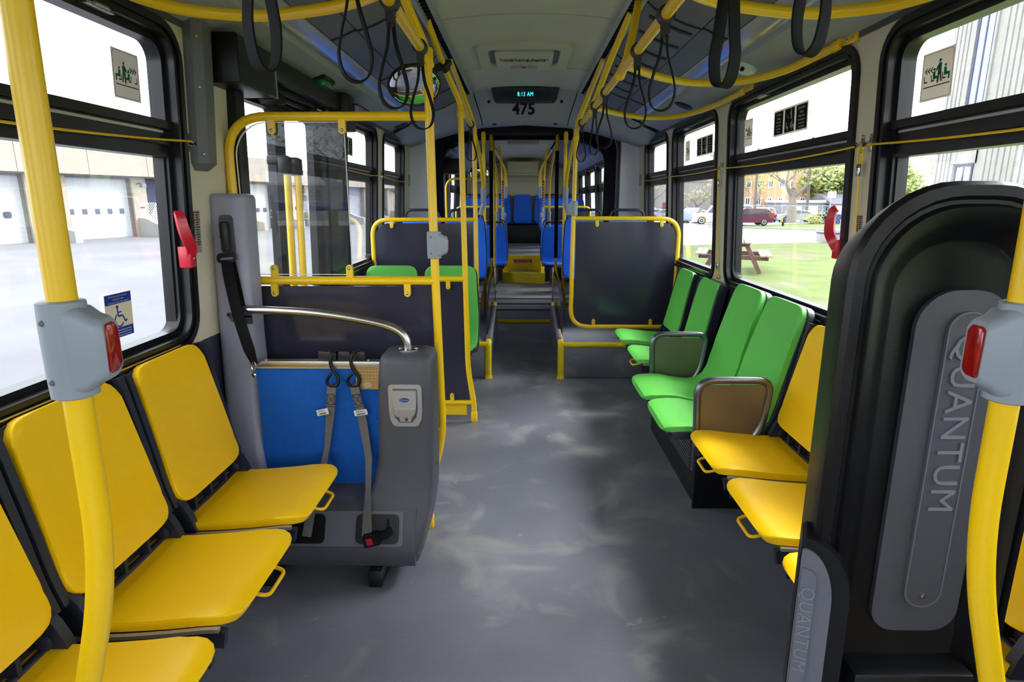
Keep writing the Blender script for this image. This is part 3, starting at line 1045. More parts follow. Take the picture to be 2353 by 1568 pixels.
# base under the two fixed green seats
bs = thing('floor_heater', (1.0, 2.88, FZ), 'black steel floor heater box with ribbed grille under the fixed green seats', 'heater')
c = MB()
c.box(0.80, 1.20, 2.62, 3.62, FZ, 0.36, 0.004)
c.build('box', M['black'], bs)
c = MB()
fb = lambda u, v, d: Vector((0.80 - d, u, v))
c.prism(fb, rrect(2.66, 3.58, 0.20, 0.37, 0.004), 0.0, 0.012)
for k in range(9):
    c.box(0.775, 0.79, 2.68, 3.56, 0.212 + k * 0.017, 0.220 + k * 0.017)
c.build('grille', M['gray_dark'], bs)
c = MB()
c.box(0.785, 1.19, 2.605, 2.62, FZ, 0.30)
for (x, z) in ((0.82, 0.08), (0.82, 0.26), (1.0, 0.08), (1.0, 0.26)):
    c.screw((x, 2.605, z), (0, -1, 0), 0.005)
c.build('end_plate', M['black_satin'], bs)

def armrest(y, label, mt):
    t = thing('armrest', (0.86, y, 0.45), label, 'armrest', 'armrests of the fixed green seats')
    mb = MB()
    x0, x1 = 0.715, 1.02
    mb.tube(fillet([(x0 + 0.012, y, 0.43), (x0, y, 0.725), (x1 + 0.005, y, 0.725), (x1 - 0.02, y, 0.52), (x1 - 0.07, y, 0.44)], [0.075, 0.06, 0.06], 7), 0.016, 12)
    mb.build('tube', M['gunmetal'], t)
    mb = MB()
    mb.prism(lambda u, v, d: Vector((u, y + d, v)), [(x0 + 0.024, 0.43), (x1 - 0.075, 0.43), (x1 - 0.035, 0.50), (x1 - 0.012, 0.69), (x1 - 0.03, 0.705), (x0 + 0.03, 0.705), (x0 + 0.016, 0.69)], -0.004, 0.004)
    mb.build('infill_panel', mt, t)
armrest(2.435, 'steel tube armrest with brown metal panel between the green and yellow seats', M['brown_steel'])
armrest(3.335, 'steel tube armrest with a metal panel between the fixed and flip-up green seats', M['brown_steel'])

# forward facing green pair behind the left partition
gp = bucket_seat('fixed_seat', 'green seat facing the camera behind the left partition, window side', M['seat_green'], 'green seats behind the left partition', handle=False, zt=0.955)
gp.location = (-0.975, 4.42, FZ)
dup(gp, (-0.545, 4.42, FZ), 0, 'green seat facing the camera behind the left partition, aisle side beside the yellow pole')

# blue seats on the wheel housings
PZ = 0.335
bb = bucket_seat('blue_seat', 'blue seat on the left wheel housing, window side, with a black grab handle', M['seat_blue'], 'blue seats on the wheel housings', handle=True, zt=0.965)
bb.location = (-1.0, 6.0, PZ)
dup(bb, (-0.575, 6.0, PZ), 0, 'blue seat on the left wheel housing, aisle side, with a black grab handle')
dup(bb, (0.585, 6.0, PZ), 0, 'blue seat on the right wheel housing, aisle side, with a black grab handle')
dup(bb, (1.0, 6.0, PZ), 0, 'blue seat on the right wheel housing, window side, with a black grab handle')
# rear section, low floor pair then high floor rows
lowz = FZ + 0.06
for (x, lab) in ((-0.90, 'left of the yellow step, window side'), (-0.46, 'left of the yellow step, aisle side'), (0.50, 'right of the yellow step, aisle side'), (0.94, 'right of the yellow step, window side')):
    dup(bb, (x, 9.50, lowz), 0, 'low blue seat beyond the bellows, ' + lab, group='low blue seats beyond the bellows')
for (x, lab) in ((-0.90, 'left of the yellow step, window side'), (-0.46, 'left of the yellow step, aisle side'), (0.50, 'right of the yellow step, aisle side'), (0.94, 'right of the yellow step, window side')):
    dup(bb, (x, 10.36, lowz), 0, 'second-row low blue seat beyond the bellows, ' + lab, group='low blue seats beyond the bellows')
hz = FZ + 0.50
for row, y in enumerate((11.75, 12.6)):
    for (x, lab) in ((-0.96, 'left window side'), (-0.53, 'left aisle side'), (0.53, 'right aisle side'), (0.96, 'right window side')):
        dup(bb, (x, y, hz), 0, 'blue seat on the raised rear floor, %s, %s row' % (lab, ('nearer', 'farther')[row]), group='blue seats on the raised rear floor')
rb = bucket_seat('rear_bench_seat', 'blue rear bench seat at the back wall, middle of five', M['seat_blue'], 'rear bench seats', legs=False, zt=1.04)
rb.location = (-0.0, 13.98, hz + 0.02)
for x, lab in ((-0.94, 'far left'), (-0.47, 'second from the left'), (0.47, 'second from the right'), (0.94, 'far right')):
    dup(rb, (x, 13.98, hz + 0.02), 0, 'blue rear bench seat at the back wall, ' + lab)
c = MB()
c.box(-1.2, 1.2, 13.52, 14.08, hz, hz + 0.40, 0.01)
tag(c.build('bench_base', M['black']), 'black box base under the blue rear bench', 'seat base')
# ================================================================ grab poles and ceiling rails
R0 = 0.0172
def sleeve(mb, p, axis, r=0.0215, L=0.05):
    mb.lathe(Vector(p) - Vector(axis).normalized() * L / 2, axis, ((R0, -0.001), (r, 0.004), (r, L - 0.004), (R0, L + 0.001)), 14)
def stop_button(x, y, z0, z1, ang, parent, scale=1.0):
    """grey stop-request housing clamped round a pole; the button faces direction ang"""
    d = Vector((math.cos(ang), math.sin(ang), 0))
    q = Vector((-d.y, d.x, 0))
    c = Vector((x, y, 0))
    zc, h = (z0 + z1) / 2, (z1 - z0) / 2
    mb = MB()
    ls = []
    for (dz, r) in ((-1.0, 0.024), (-0.97, 0.0275), (-0.5, 0.0285), (0.5, 0.0285), (0.97, 0.0275), (1.0, 0.024)):
        ls.append([c + Vector((0, 0, zc + dz * h)) + (d * math.cos(t) + q * math.sin(t)) * r for t in [2 * PI * k / 20 for k in range(20)]])
    mb.loops(ls)
    ls = []
    for (s_, hh, ww) in ((0.0, 0.97, 0.026), (0.026, 0.86, 0.0255), (0.036, 0.72, 0.024), (0.046, 0.66, 0.0225), (0.050, 0.62, 0.020)):
        ls.append([c + d * (s_ + 0.006 * (1 - (b / (h * hh)) ** 2) * (s_ > 0.03)) + q * a + Vector((0, 0, zc + b)) for a, b in rrect(-ww, ww, -h * hh, h * hh, 0.014, 5)])
    mb.loops(ls)
    ho = mb.build('stop_button_housing', M['gray_light'], parent)
    mb = MB()
    ls = []
    for (s_, hh, ww) in ((0.048, 0.52, 0.0155), (0.0515, 0.52, 0.0155), (0.053, 0.49, 0.0135)):
        ls.append([c + d * (s_ + 0.006 * (1 - (b / (h * hh)) ** 2)) + q * a + Vector((0, 0, zc + b)) for a, b in rrect(-ww, ww, -h * hh, h * hh, 0.009, 5)])
    mb.loops(ls)
    mb.build('button', M['red_lens'], ho)
    mb = MB()
    for zz in (-0.6, 0.6):
        mb.screw(c - d * 0.012 + q * 0.0250 + Vector((0, 0, zc + zz * h)), q, 0.004)
        mb.screw(c - d * 0.012 - q * 0.0250 + Vector((0, 0, zc + zz * h)), -q, 0.004)
    mb.build('screw', M['gray'], ho)
    return ho

# the two near stanchions
for s_, y, nm, lab, ang in ((-1, 0.749, 'left', 'thick yellow grab pole with a grey stop button in the left foreground', math.radians(10)), (1, 0.796, 'right', 'yellow grab pole with a grey stop button before the tall black backrest', math.radians(176))):
    t = thing('grab_pole', (s_ * 0.74, y, FZ), lab, 'grab pole')
    k = 0.0 if s_ < 0 else 0.019
    mb = MB()
    mb.tube(fillet([(s_ * (0.585 + k), y, 2.34), (s_ * (0.609 + k), y, 1.75), (s_ * (0.6165 + k), y, 1.25), (s_ * (0.619 + k), y, 0.95), (s_ * (0.755 + k), y, 0.48), (s_ * (0.755 + k), y, FZ)], [0.2, 0.2, 0.12, 0.2, 0.12], 8), R0, 24)
    mb.build('pole', M['yellow'], t)
    mb = MB()
    sleeve(mb, (s_ * (0.755 + k), y, FZ + 0.03), (0, 0, 1), 0.024, 0.06)
    mb.lathe((s_ * (0.755 + k), y, FZ), (0, 0, 1), ((0.045, 0), (0.045, 0.008), (0.02, 0.012)), 16)
    mb.build('foot', M['yellow'], t)
    stop_button(s_ * (0.6175 + k), y, 1.209 if s_ < 0 else 1.193, 1.337 if s_ < 0 else 1.33, ang, t)

def rail_side(s_):
    side = 'left' if s_ < 0 else 'right'
    t = thing('ceiling_grab_rail', (s_ * 0.39, 2.0, 1.985), 'long yellow ceiling grab rail with branches on the %s side of the aisle' % side, 'grab rail')
    mb = MB()
    zr = 1.99
    xr = s_ * 0.39
    yend = 2.42 if s_ < 0 else 4.85
    mb.tube(spline([(s_ * 0.46, -0.6, zr), (s_ * 0.46, 0.6, zr), (s_ * 0.452, 1.0, zr), (s_ * 0.40, 1.45, zr), (xr, 1.8, zr), (xr, yend, zr)], 8), R0, 14)
    if s_ < 0:
        mb.tube([(xr, 3.74, zr), (xr, 4.80, zr)], R0, 14)
    mb.build('rail', M['yellow'], t)
    # bars bowing out to the side wall
    arcs = [[(xr, 1.74, 2.0), (s_ * 0.50, 1.865, 2.01), (s_ * 0.62, 1.935, 2.01), (s_ * 0.80, 1.992, 2.01), (s_ * 0.94, 1.975, 2.01), (s_ * 1.06, 1.89, 2.01), (s_ * 1.125, 1.70, 2.015), (s_ * 1.142, 1.45, 2.025), (s_ * 1.152, 1.30, 2.03)]]
    if s_ > 0:
        arcs += [[(xr, 2.69, 2.005), (0.432, 2.743, 2.01), (0.608, 2.956, 2.01), (0.803, 3.084, 2.01), (1.003, 3.050, 2.01), (1.108, 2.841, 2.012), (1.14, 2.56, 2.02), (1.152, 2.42, 2.026)],
                 [(xr, 3.83, 2.005), (0.44, 3.911, 2.01), (0.626, 4.16, 2.01), (0.861, 4.32, 2.01), (1.034, 4.20, 2.01), (1.118, 3.834, 2.014), (1.142, 3.52, 2.022), (1.152, 3.40, 2.028)]]
    for a in arcs:
        mb = MB()
        mb.tube(spline(a, 8), R0, 14)
        p = Vector(a[-1])
        q = (Vector(a[-1]) - Vector(a[-2])).normalized()
        sleeve(mb, p - q * 0.03, q, 0.021, 0.06)
        mb.box(min(p.x - 0.005, p.x + 0.014), max(p.x - 0.005, p.x + 0.014), p.y - 0.10, p.y, p.z - 0.016, p.z + 0.016, 0.006)
        br = mb.build('branch_bar', M['yellow'], t)
        mb = MB()
        for k in (0.035, 0.075):
            mb.screw((p.x - s_ * 0.006, p.y - k, p.z), (-s_, 0, 0), 0.008)
        mb.build('screw', M['steel'], br)
    # risers up to the ceiling channel
    rs = [[(s_ * 0.383, 2.42, 1.97), (s_ * 0.395, 2.40, 2.03), (s_ * 0.44, 2.30, 2.15), (s_ * 0.495, 2.16, 2.345)]] if s_ < 0 else []
    if s_ < 0:
        rs += [[(-0.388, 3.74, 1.96), (-0.395, 3.72, 2.03), (-0.455, 3.50, 2.18), (-0.505, 3.28, 2.345)], [(-0.389, 4.80, 1.94), (-0.395, 4.77, 2.03), (-0.44, 4.6, 2.18), (-0.50, 4.40, 2.345)]]
    else:
        rs += [[(0.392, 2.75, 1.99), (0.41, 2.77, 2.03), (0.455, 2.87, 2.18), (0.495, 2.98, 2.345)], [(0.392, 3.77, 1.99), (0.40, 3.72, 2.04), (0.445, 3.45, 2.2), (0.493, 3.17, 2.345)], [(0.39, 4.84, 1.93), (0.394, 4.81, 2.03), (0.44, 4.62, 2.18), (0.50, 4.40, 2.345)]]
    for a in rs:
        mb = MB()
        mb.tube(spline(a, 8), R0, 14)
        sleeve(mb, a[0] if s_ < 0 else a[0], Vector(a[1]) - Vector(a[0]), 0.0215, 0.05)
        mb.build('riser', M['yellow'], t)
    # long swept bar down to the seat back, with its grey joint
    mb = MB()
    mb.tube(spline([(s_ * 0.49, 4.12, 2.345), (s_ * 0.468, 4.45, 2.255), (s_ * 0.435, 4.95, 2.095), (s_ * 0.405, 5.45, 1.90), (s_ * 0.396, 5.80, 1.70), (s_ * 0.395, 5.93, 1.58)], 8), R0, 14)
    sw = mb.build('swept_bar', M['yellow'], t)
    mb = MB()
    mb.tube([(s_ * 0.395, 5.93, 1.585), (s_ * 0.395, 5.95, 1.45), (s_ * 0.397, 5.955, 1.42)], [0.026, 0.026, 0.012], 14)
    mb.tube([(s_ * 0.397, 5.955, 1.43), (s_ * 0.43, 5.97, 1.33)], 0.022, 12)
    mb.build('joint_sleeve', M['gray_light'], sw)
    return t
rl = rail_side(-1)
rr = rail_side(1)

# ---- hanging straps
def strap_loop(name, x, y, ztop, zbot, rot, wid, spread, label):
    t = thing(name, (0, 0, 0), label, 'hanging strap', 'black hanging straps')
    mb = MB()
    mb.lathe((0, -0.012, 0), (0, 1, 0), ((0.0176, 0), (0.0235, 0.001), (0.0235, 0.023), (0.0176, 0.024)), 18)
    mb.build('ring_bush', M['gray'], t)
    mb = MB()
    L = ztop - zbot
    mb.lathe((0, -0.0145, 0), (0, 1, 0), ((0.0236, 0), (0.0265, 0.001), (0.0265, 0.028), (0.0236, 0.029)), 18)
    mb.prism(lambda u, v, d: Vector((u, d, v)), [(-0.013, -0.022), (0.013, -0.022), (0.010, -0.065), (-0.010, -0.065)], -0.013, 0.013, 0.003)
    cl = mb.build('clamp', M['black'], t)
    mb = MB()
    mb.screw((0.0, 0.013, -0.05), (0.0, 1, 0), 0.005)
    mb.lathe((0.008, 0, -0.052), (1, 0, 0), ((0.004, 0), (0.004, 0.008), (0.001, 0.009)), 8)
    mb.build('screw', M['steel'], cl)
    mb = MB()
    a = spread
    pts = spline([(0.006, 0, -0.055), (0.012, 0, -0.11), (a * 0.75, 0, -L * 0.62), (a, 0, -L * 0.80), (a * 0.72, 0, -L * 0.95), (0, 0, -L), (-a * 0.72, 0, -L * 0.95), (-a, 0, -L * 0.80), (-a * 0.75, 0, -L * 0.62), (-0.012, 0, -0.11), (-0.006, 0, -0.055)], 6)
    cr_, sr_ = math.cos(rot), math.sin(rot)
    mb.strap([(p.x * cr_, p.x * sr_, p.z) for p in pts], (-sr_, cr_, 0), wid, 0.0035)
    mb.build('webbing_loop', M['webbing'], t)
    t.location = (x, y, ztop)
    return t
ZR = 1.99
SL = [(-0.448, 1.05, 1.665, 0.9, 0.030, 0.024, 'nearest black hanging strap on the left rail, wide and dark above the black box'),
      (-0.400, 1.44, 1.72, 0.42, 0.028, 0.036, 'second black hanging strap on the left rail, hanging over the strip light'),
      (-0.39, 1.80, 1.715, 0.44, 0.028, 0.040, 'third black hanging strap on the left rail, in front of the round mirror'),
      (-0.39, 2.30, 1.715, 0.42, 0.028, 0.042, 'black hanging strap on the left rail, beside the partition pole'),
      (-0.39, 4.50, 1.74, 0.4, 0.026, 0.036, 'farthest black hanging strap on the left rail, before the second partition'),
      (0.432, 1.06, 1.69, -0.85, 0.034, 0.022, 'nearest black hanging strap on the right rail, crossing the thick yellow arc bar'),
      (0.405, 1.40, 1.70, -0.95, 0.036, 0.026, 'second black hanging strap on the right rail, over the round white ceiling dome'),
      (0.39, 1.93, 1.725, -0.36, 0.026, 0.038, 'third black hanging strap on the right rail, over the strip light'),
      (0.39, 2.36, 1.722, -0.36, 0.026, 0.039, 'black hanging strap on the right rail, just before the middle branch bar'),
      (0.39, 3.22, 1.722, -0.36, 0.026, 0.039, 'black hanging strap on the right rail, third from the far end'),
      (0.39, 3.66, 1.72, -0.3, 0.026, 0.024, 'black hanging strap on the right rail, second from the far end'),
      (0.39, 4.43, 1.73, -0.32, 0.026, 0.032, 'farthest black hanging strap on the right rail')]
for x, y, zb, rot, wd, sp, lab in SL:
    strap_loop('hanging_strap', x, y, ZR, zb, rot, wd, sp, lab)

# ================================================================ left partition behind the wheelchair station
def tab(mb, x, y, z, up=1, x_axis=True):
    """screw tab welded to a bar"""
    fy = lambda u, v, d: Vector((x + u, y + d, z + up * v))
    pts = [(-0.013, 0), (0.013, 0), (0.013, 0.04)] + [(0.013 * math.cos(PI * k / 8), 0.042 + 0.013 * math.sin(PI * k / 8)) for k in range(9)] + [(-0.013, 0.04)]
    mb.prism(fy, pts, -0.012, 0.004, 0.003)
def tabs(parent, lst, y):
    for x, z, up in lst:
        mb = MB()
        tab(mb, x, y, z, up)
        o = mb.build('screw_tab', M['yellow'], parent)
        mb = MB()
        mb.screw((x, y - 0.012, z + up * 0.041), (0, -1, 0), 0.0065)
        mb.build('screw', M['steel'], o)
PA = thing('partition', (-0.43, 2.42, FZ), 'yellow framed partition with clear upper and dark lower panel behind the wheelchair station', 'partition')
mb = MB()
yp = 2.42
mb.tube(fillet([(-0.383, yp, 2.0), (-0.378, yp, 1.2), (-0.364, yp, 0.47), (-0.430, yp, 0.24), (-0.434, yp, FZ)], [0.3, 0.10, 0.06], 8), R0, 18)
mb.tube(fillet([(-0.385, yp, 1.775), (-1.166, yp, 1.775), (-1.166, yp, 0.70)], 0.16, 10), R0, 16)
mb.tube([(-0.378, yp, 1.145), (-1.166, yp, 1.145)], R0, 16)
mb.tube([(-0.365, yp, 0.508), (-1.166, yp, 0.508)], R0, 16)
sleeve(mb, (-0.434, yp, FZ + 0.05), (0, 0, 1), 0.021, 0.10)
sleeve(mb, (-0.383, yp, 1.985), (0, 0, 1), 0.022, 0.06)
mb.build('frame', M['yellow'], PA)
fp = lambda u, v, d: Vector((u, yp + d, v))
mb = MB()
lp = rrect(-1.142, -0.712, 1.168, 1.756, (0.002, 0.004, 0.004, 0.13), 10)
mb.face([mb.b.verts.new(fp(u, v, 0.006)) for u, v in lp])
cp_ = mb.build('clear_panel', M['clear'], PA, smooth=0)
mb = MB()
mb.ring(fp, lp, [(u + (0.0025 if u < -0.9 else -0.0025), v + (0.0025 if v < 1.4 else -0.0025)) for u, v in lp], 0.003, 0.009)
mb.build('panel_edge', M['white'], cp_)
mb = MB()
mb.prism(fp, rrect(-1.142, -0.395, 0.525, 1.122, 0.012), 0.004, 0.012)
mb.build('dark_panel', M['charcoal'], PA)
tabs(PA, [(-0.989, 1.765, -1), (-0.717, 1.765, -1), (-1.028, 1.155, 1), (-0.722, 1.155, 1), (-1.033, 1.135, -1), (-0.491, 1.135, -1)], yp)
stop_button(-0.3775, yp, 1.235, 1.342, 0.1, PA)

# second partition, in front of the green pair
PB = thing('partition', (-0.34, 3.74, FZ), 'second yellow framed partition with a dark lower panel, before the green seats', 'partition')
yb = 3.74
mb = MB()
mb.tube(fillet([(-0.389, yb, 1.99), (-0.380, yb, 1.1), (-0.371, yb, 0.40), (-0.336, yb, 0.17), (-0.336, yb, FZ)], [0.3, 0.08, 0.05], 8), R0, 16)
mb.tube([(-0.380, yb, 0.985), (-1.19, yb, 0.985)], R0, 14)
mb.tube([(-0.340, yb, 0.172), (-1.19, yb, 0.172)], 0.015, 14)
sleeve(mb, (-0.336, yb, FZ + 0.035), (0, 0, 1), 0.021, 0.07)
sleeve(mb, (-0.389, yb, 1.975), (0, 0, 1), 0.022, 0.06)
mb.build('frame', M['yellow'], PB)
fp = lambda u, v, d: Vector((u, yb + d, v))
mb = MB()
mb.prism(fp, [(-1.19, 0.19), (-0.365, 0.19), (-0.385, 0.40), (-0.395, 0.965), (-1.19, 0.965)], 0.004, 0.012)
mb.build('dark_panel', M['charcoal'], PB)
mb = MB()
mb.prism(fp, [(-1.19, 0.085), (-0.385, 0.085), (-0.385, 0.165), (-1.19, 0.165)], 0.004, 0.010)
mb.build('kick_plate', M['yellow'], PB)
tabs(PB, [(-0.487, 0.975, -1), (-0.478, 0.182, 1)], yb)

# modesty panels in front of the blue seats
PL = thing('partition', (-0.38, 4.80, PZ), 'dark modesty panel in a yellow tube frame before the left blue seats', 'partition')
yl_ = 4.80
mb = MB()
mb.tube(fillet([(-0.391, yl_, 1.985), (-0.388, yl_, 1.3), (-0.384, yl_, PZ)], 0.2), R0, 16)
mb.tube(fillet([(-0.388, yl_, 1.316), (-1.205, yl_, 1.316), (-1.205, yl_, 0.47), (-0.386, yl_, 0.47)], [0.13, 0.06], 10), R0, 14)
sleeve(mb, (-0.391, yl_, 1.975), (0, 0, 1), 0.022, 0.06)
mb.build('frame', M['yellow'], PL)
fp = lambda u, v, d: Vector((u, yl_ + d, v))
mb = MB()
mb.prism(fp, rrect(-1.184, -0.412, 0.49, 1.288, (0.05, 0.01, 0.01, 0.11), 10), 0.004, 0.012)
mb.build('dark_panel', M['charcoal'], PL)
tabs(PL, [(-1.05, 1.306, -1), (-0.475, 1.306, -1)], yl_)
PR = thing('partition', (0.38, 4.85, PZ), 'dark glossy modesty panel in a yellow tube frame before the right blue seats', 'partition')
yr_ = 4.85
mb = MB()
mb.tube(fillet([(0.389, yr_, 1.985), (0.382, yr_, 1.33), (0.377, yr_, 0.453), (1.236, yr_, 0.453), (1.215, yr_, 0.60), (1.220, yr_, 1.325), (0.382, yr_, 1.325)], [0.3, 0.15, 0.05, 0.05, 0.15], 10), R0, 16)
sleeve(mb, (0.389, yr_, 1.975), (0, 0, 1), 0.022, 0.06)
mb.build('frame', M['yellow'], PR)
fp = lambda u, v, d: Vector((u, yr_ + d, v))
mb = MB()
mb.prism(fp, rrect(0.404, 1.200, 0.475, 1.297, (0.115, 0.05, 0.125, 0.01), 10), 0.004, 0.012)
mb.build('dark_panel', M['charcoal'], PR)
tabs(PR, [(0.57, 1.315, -1), (1.08, 1.315, -1), (0.564, 0.462, 1), (1.03, 0.462, 1)], yr_)
stop_button(0.385, yr_, 1.345, 1.46, PI * 0.75, PR)

# ---- wheel housings with yellow edges
for s_ in (-1, 1):
    side = 'left' if s_ < 0 else 'right'
    t = thing('wheel_housing', (s_ * 0.75, 5.5, FZ), '%s raised wheel housing platform covered in grey floor with yellow edging' % side, 'wheel housing')
    mb = MB()
    x0, x1 = sorted((s_ * 0.290, s_ * 1.214))
    mb.box(x0, x1, 4.75, Y1 + 0.04, FZ, PZ - 0.003, 0.012)
    mb.build('platform', M['floor'], t)
    mb = MB()
    xs = sorted((s_ * 0.305, s_ * 0.325))
    mb.loops([[(x, 5.02, PZ - 0.1), (x, 5.02, PZ + 0.30), (x, 5.5, PZ + 0.40), (x, Y1 + 0.04, PZ + 0.40), (x, Y1 + 0.04, PZ - 0.1)] for x in xs])
    mb.build('aisle_side_panel', M['charcoal'], t)
    mb = MB()
    mb.tube([(s_ * 0.290, 4.80, PZ + 0.010), (s_ * 0.287, 5.10, PZ + 0.055), (s_ * 0.285, 5.70, PZ + 0.16)], 0.024, 12)
    mb.build('handrail', M['gray'], t)
    mb = MB()
    mb.tube(fillet([(s_ * 0.296, 4.745, FZ + 0.004), (s_ * 0.296, 4.748, PZ - 0.01), (s_ * 0.290, 4.90, PZ + 0.022)], 0.03), 0.026, 12)
    mb.tube([(s_ * 0.296, 4.750, PZ - 0.012), (s_ * 1.21, 4.750, PZ - 0.012)], 0.022, 12)
    mb.lathe((s_ * 0.296, 4.745, FZ), (0, 0, 1), ((0.033, 0), (0.03, 0.02), (0.025, 0.03)), 12)
    mb.build('yellow_edge', M['step_yellow'], t)
    mb = MB()
    mb.tube([(s_ * 0.2855, 5.60, PZ + 0.143), (s_ * 0.285, 5.70, PZ + 0.162), (s_ * 0.285, 5.72, PZ + 0.162)], [0.0255, 0.0255, 0.01], 12)
    mb.build('yellow_end_cap', M['step_yellow'], t)
    mb = MB()
    xs = sorted((s_ * 0.30, s_ * 0.318))
    mb.box(xs[0], xs[1], 6.30, 6.42, 0.40, 0.78, 0.004)
    for k in range(5):
        mb.lathe((s_ * 0.299, 6.36, 0.44 + k * 0.075), (-s_, 0, 0), ((0.012, 0), (0.012, 0.006), (0.003, 0.008)), 8)
    mb.build('hinge_plate', M['steel'], t)
# ---- poles around the articulation
for s_ in (-1, 1):
    side = 'left' if s_ < 0 else 'right'
    mb = MB()
    mb.tube(fillet([(s_ * 0.40, 6.12, PZ), (s_ * 0.398, 6.12, 1.6), (s_ * 0.40, 6.12, 2.112)], 0.3), R0, 14)
    sleeve(mb, (s_ * 0.40, 6.12, 2.05), (0, 0, 1), 0.022, 0.10)
    tag(mb.build('grab_pole', M['yellow']), 'straight yellow grab pole rising behind the blue seats on the %s wheel housing' % side, 'grab pole')
    t = thing('sleeved_pole', (s_ * 0.375, 7.2, FZ), 'pole with black foam sleeve and yellow ends on the %s of the bellows aisle' % side, 'grab pole')
    mb = MB()
    mb.tube(fillet([(s_ * 0.378, 7.2, 2.20), (s_ * 0.382, 7.2, 0.62), (s_ * 0.50, 7.2, 0.36), (s_ * 0.50, 7.2, FZ + 0.01)], [0.12, 0.1], 8), 0.016, 14)
    mb.tube([(s_ * 0.38, 7.2, 0.70), (s_ * 0.6, 7.2, 0.70)], 0.014, 10)
    sleeve(mb, (s_ * 0.378, 7.2, 2.12), (0, 0, 1), 0.022, 0.12)
    mb.build('pole', M['yellow'], t)
    mb = MB()
    mb.tube([(s_ * 0.379, 7.2, 2.02), (s_ * 0.3815, 7.2, 0.80)], 0.0215, 14)
    mb.build('foam_sleeve', M['webbing'], t)

# ================================================================ rear section
hz = FZ + 0.50
ST = thing('step_unit', (0, 10.5, FZ + 0.06), 'yellow two-step stair up to the rear floor with a red warning sign', 'step')
mb = MB()
za, zb_ = FZ + 0.06, hz
mb.loops([[(-0.345, 10.26, z), (0.37, 10.06, z), (0.37, 10.48, z), (-0.345, 10.48, z)] for z in (za, za + 0.175)])
mb.build('lower_riser', M['step_yellow'], ST)
mb = MB()
mb.box(-0.345, 0.37, 10.48, 10.54, za, zb_ + 0.004, 0.006)
up_ = mb.build('upper_riser', M['step_yellow'], ST)
mb = MB()
mb.loops([[(-0.25, 10.29, z), (0.28, 10.15, z), (0.28, 10.465, z), (-0.25, 10.465, z)] for z in (za + 0.176, za + 0.181)])
mb.build('tread', M['floor'], ST)
for s_ in (-1, 1):
    mb = MB()
    xs = sorted((s_ * 0.30 + 0.01, s_ * 0.355 + 0.01))
    mb.loops([[(x, 10.26 if s_ < 0 else 10.08, za + 0.16), (x, 10.48, za + 0.16), (x, 10.48, zb_), (x, 10.42, zb_), (x, 10.30 if s_ < 0 else 10.16, za + 0.195)] for x in xs])
    mb.build('side_cheek', M['step_yellow'], ST)
fl = Flat((0.0, 10.476, za + 0.345), (1, 0, 0), (0, 0, 1))
fl.rr(-0.155, 0.155, -0.030, 0.030, 0.003, 0, 0.003)
sg = fl.build('warning_sign', M['signred'], ST)
text('lettering', 'WATCH YOUR STEP', 0.031, (0, 10.472, za + 0.360), (1, 0, 0), (0, 0, 1), M['white_ink'], sg, sx=0.92)
text('lettering', 'ATTENTION À LA MARCHE', 0.024, (0, 10.472, za + 0.330), (1, 0, 0), (0, 0, 1), M['white_ink'], sg, sx=0.92)
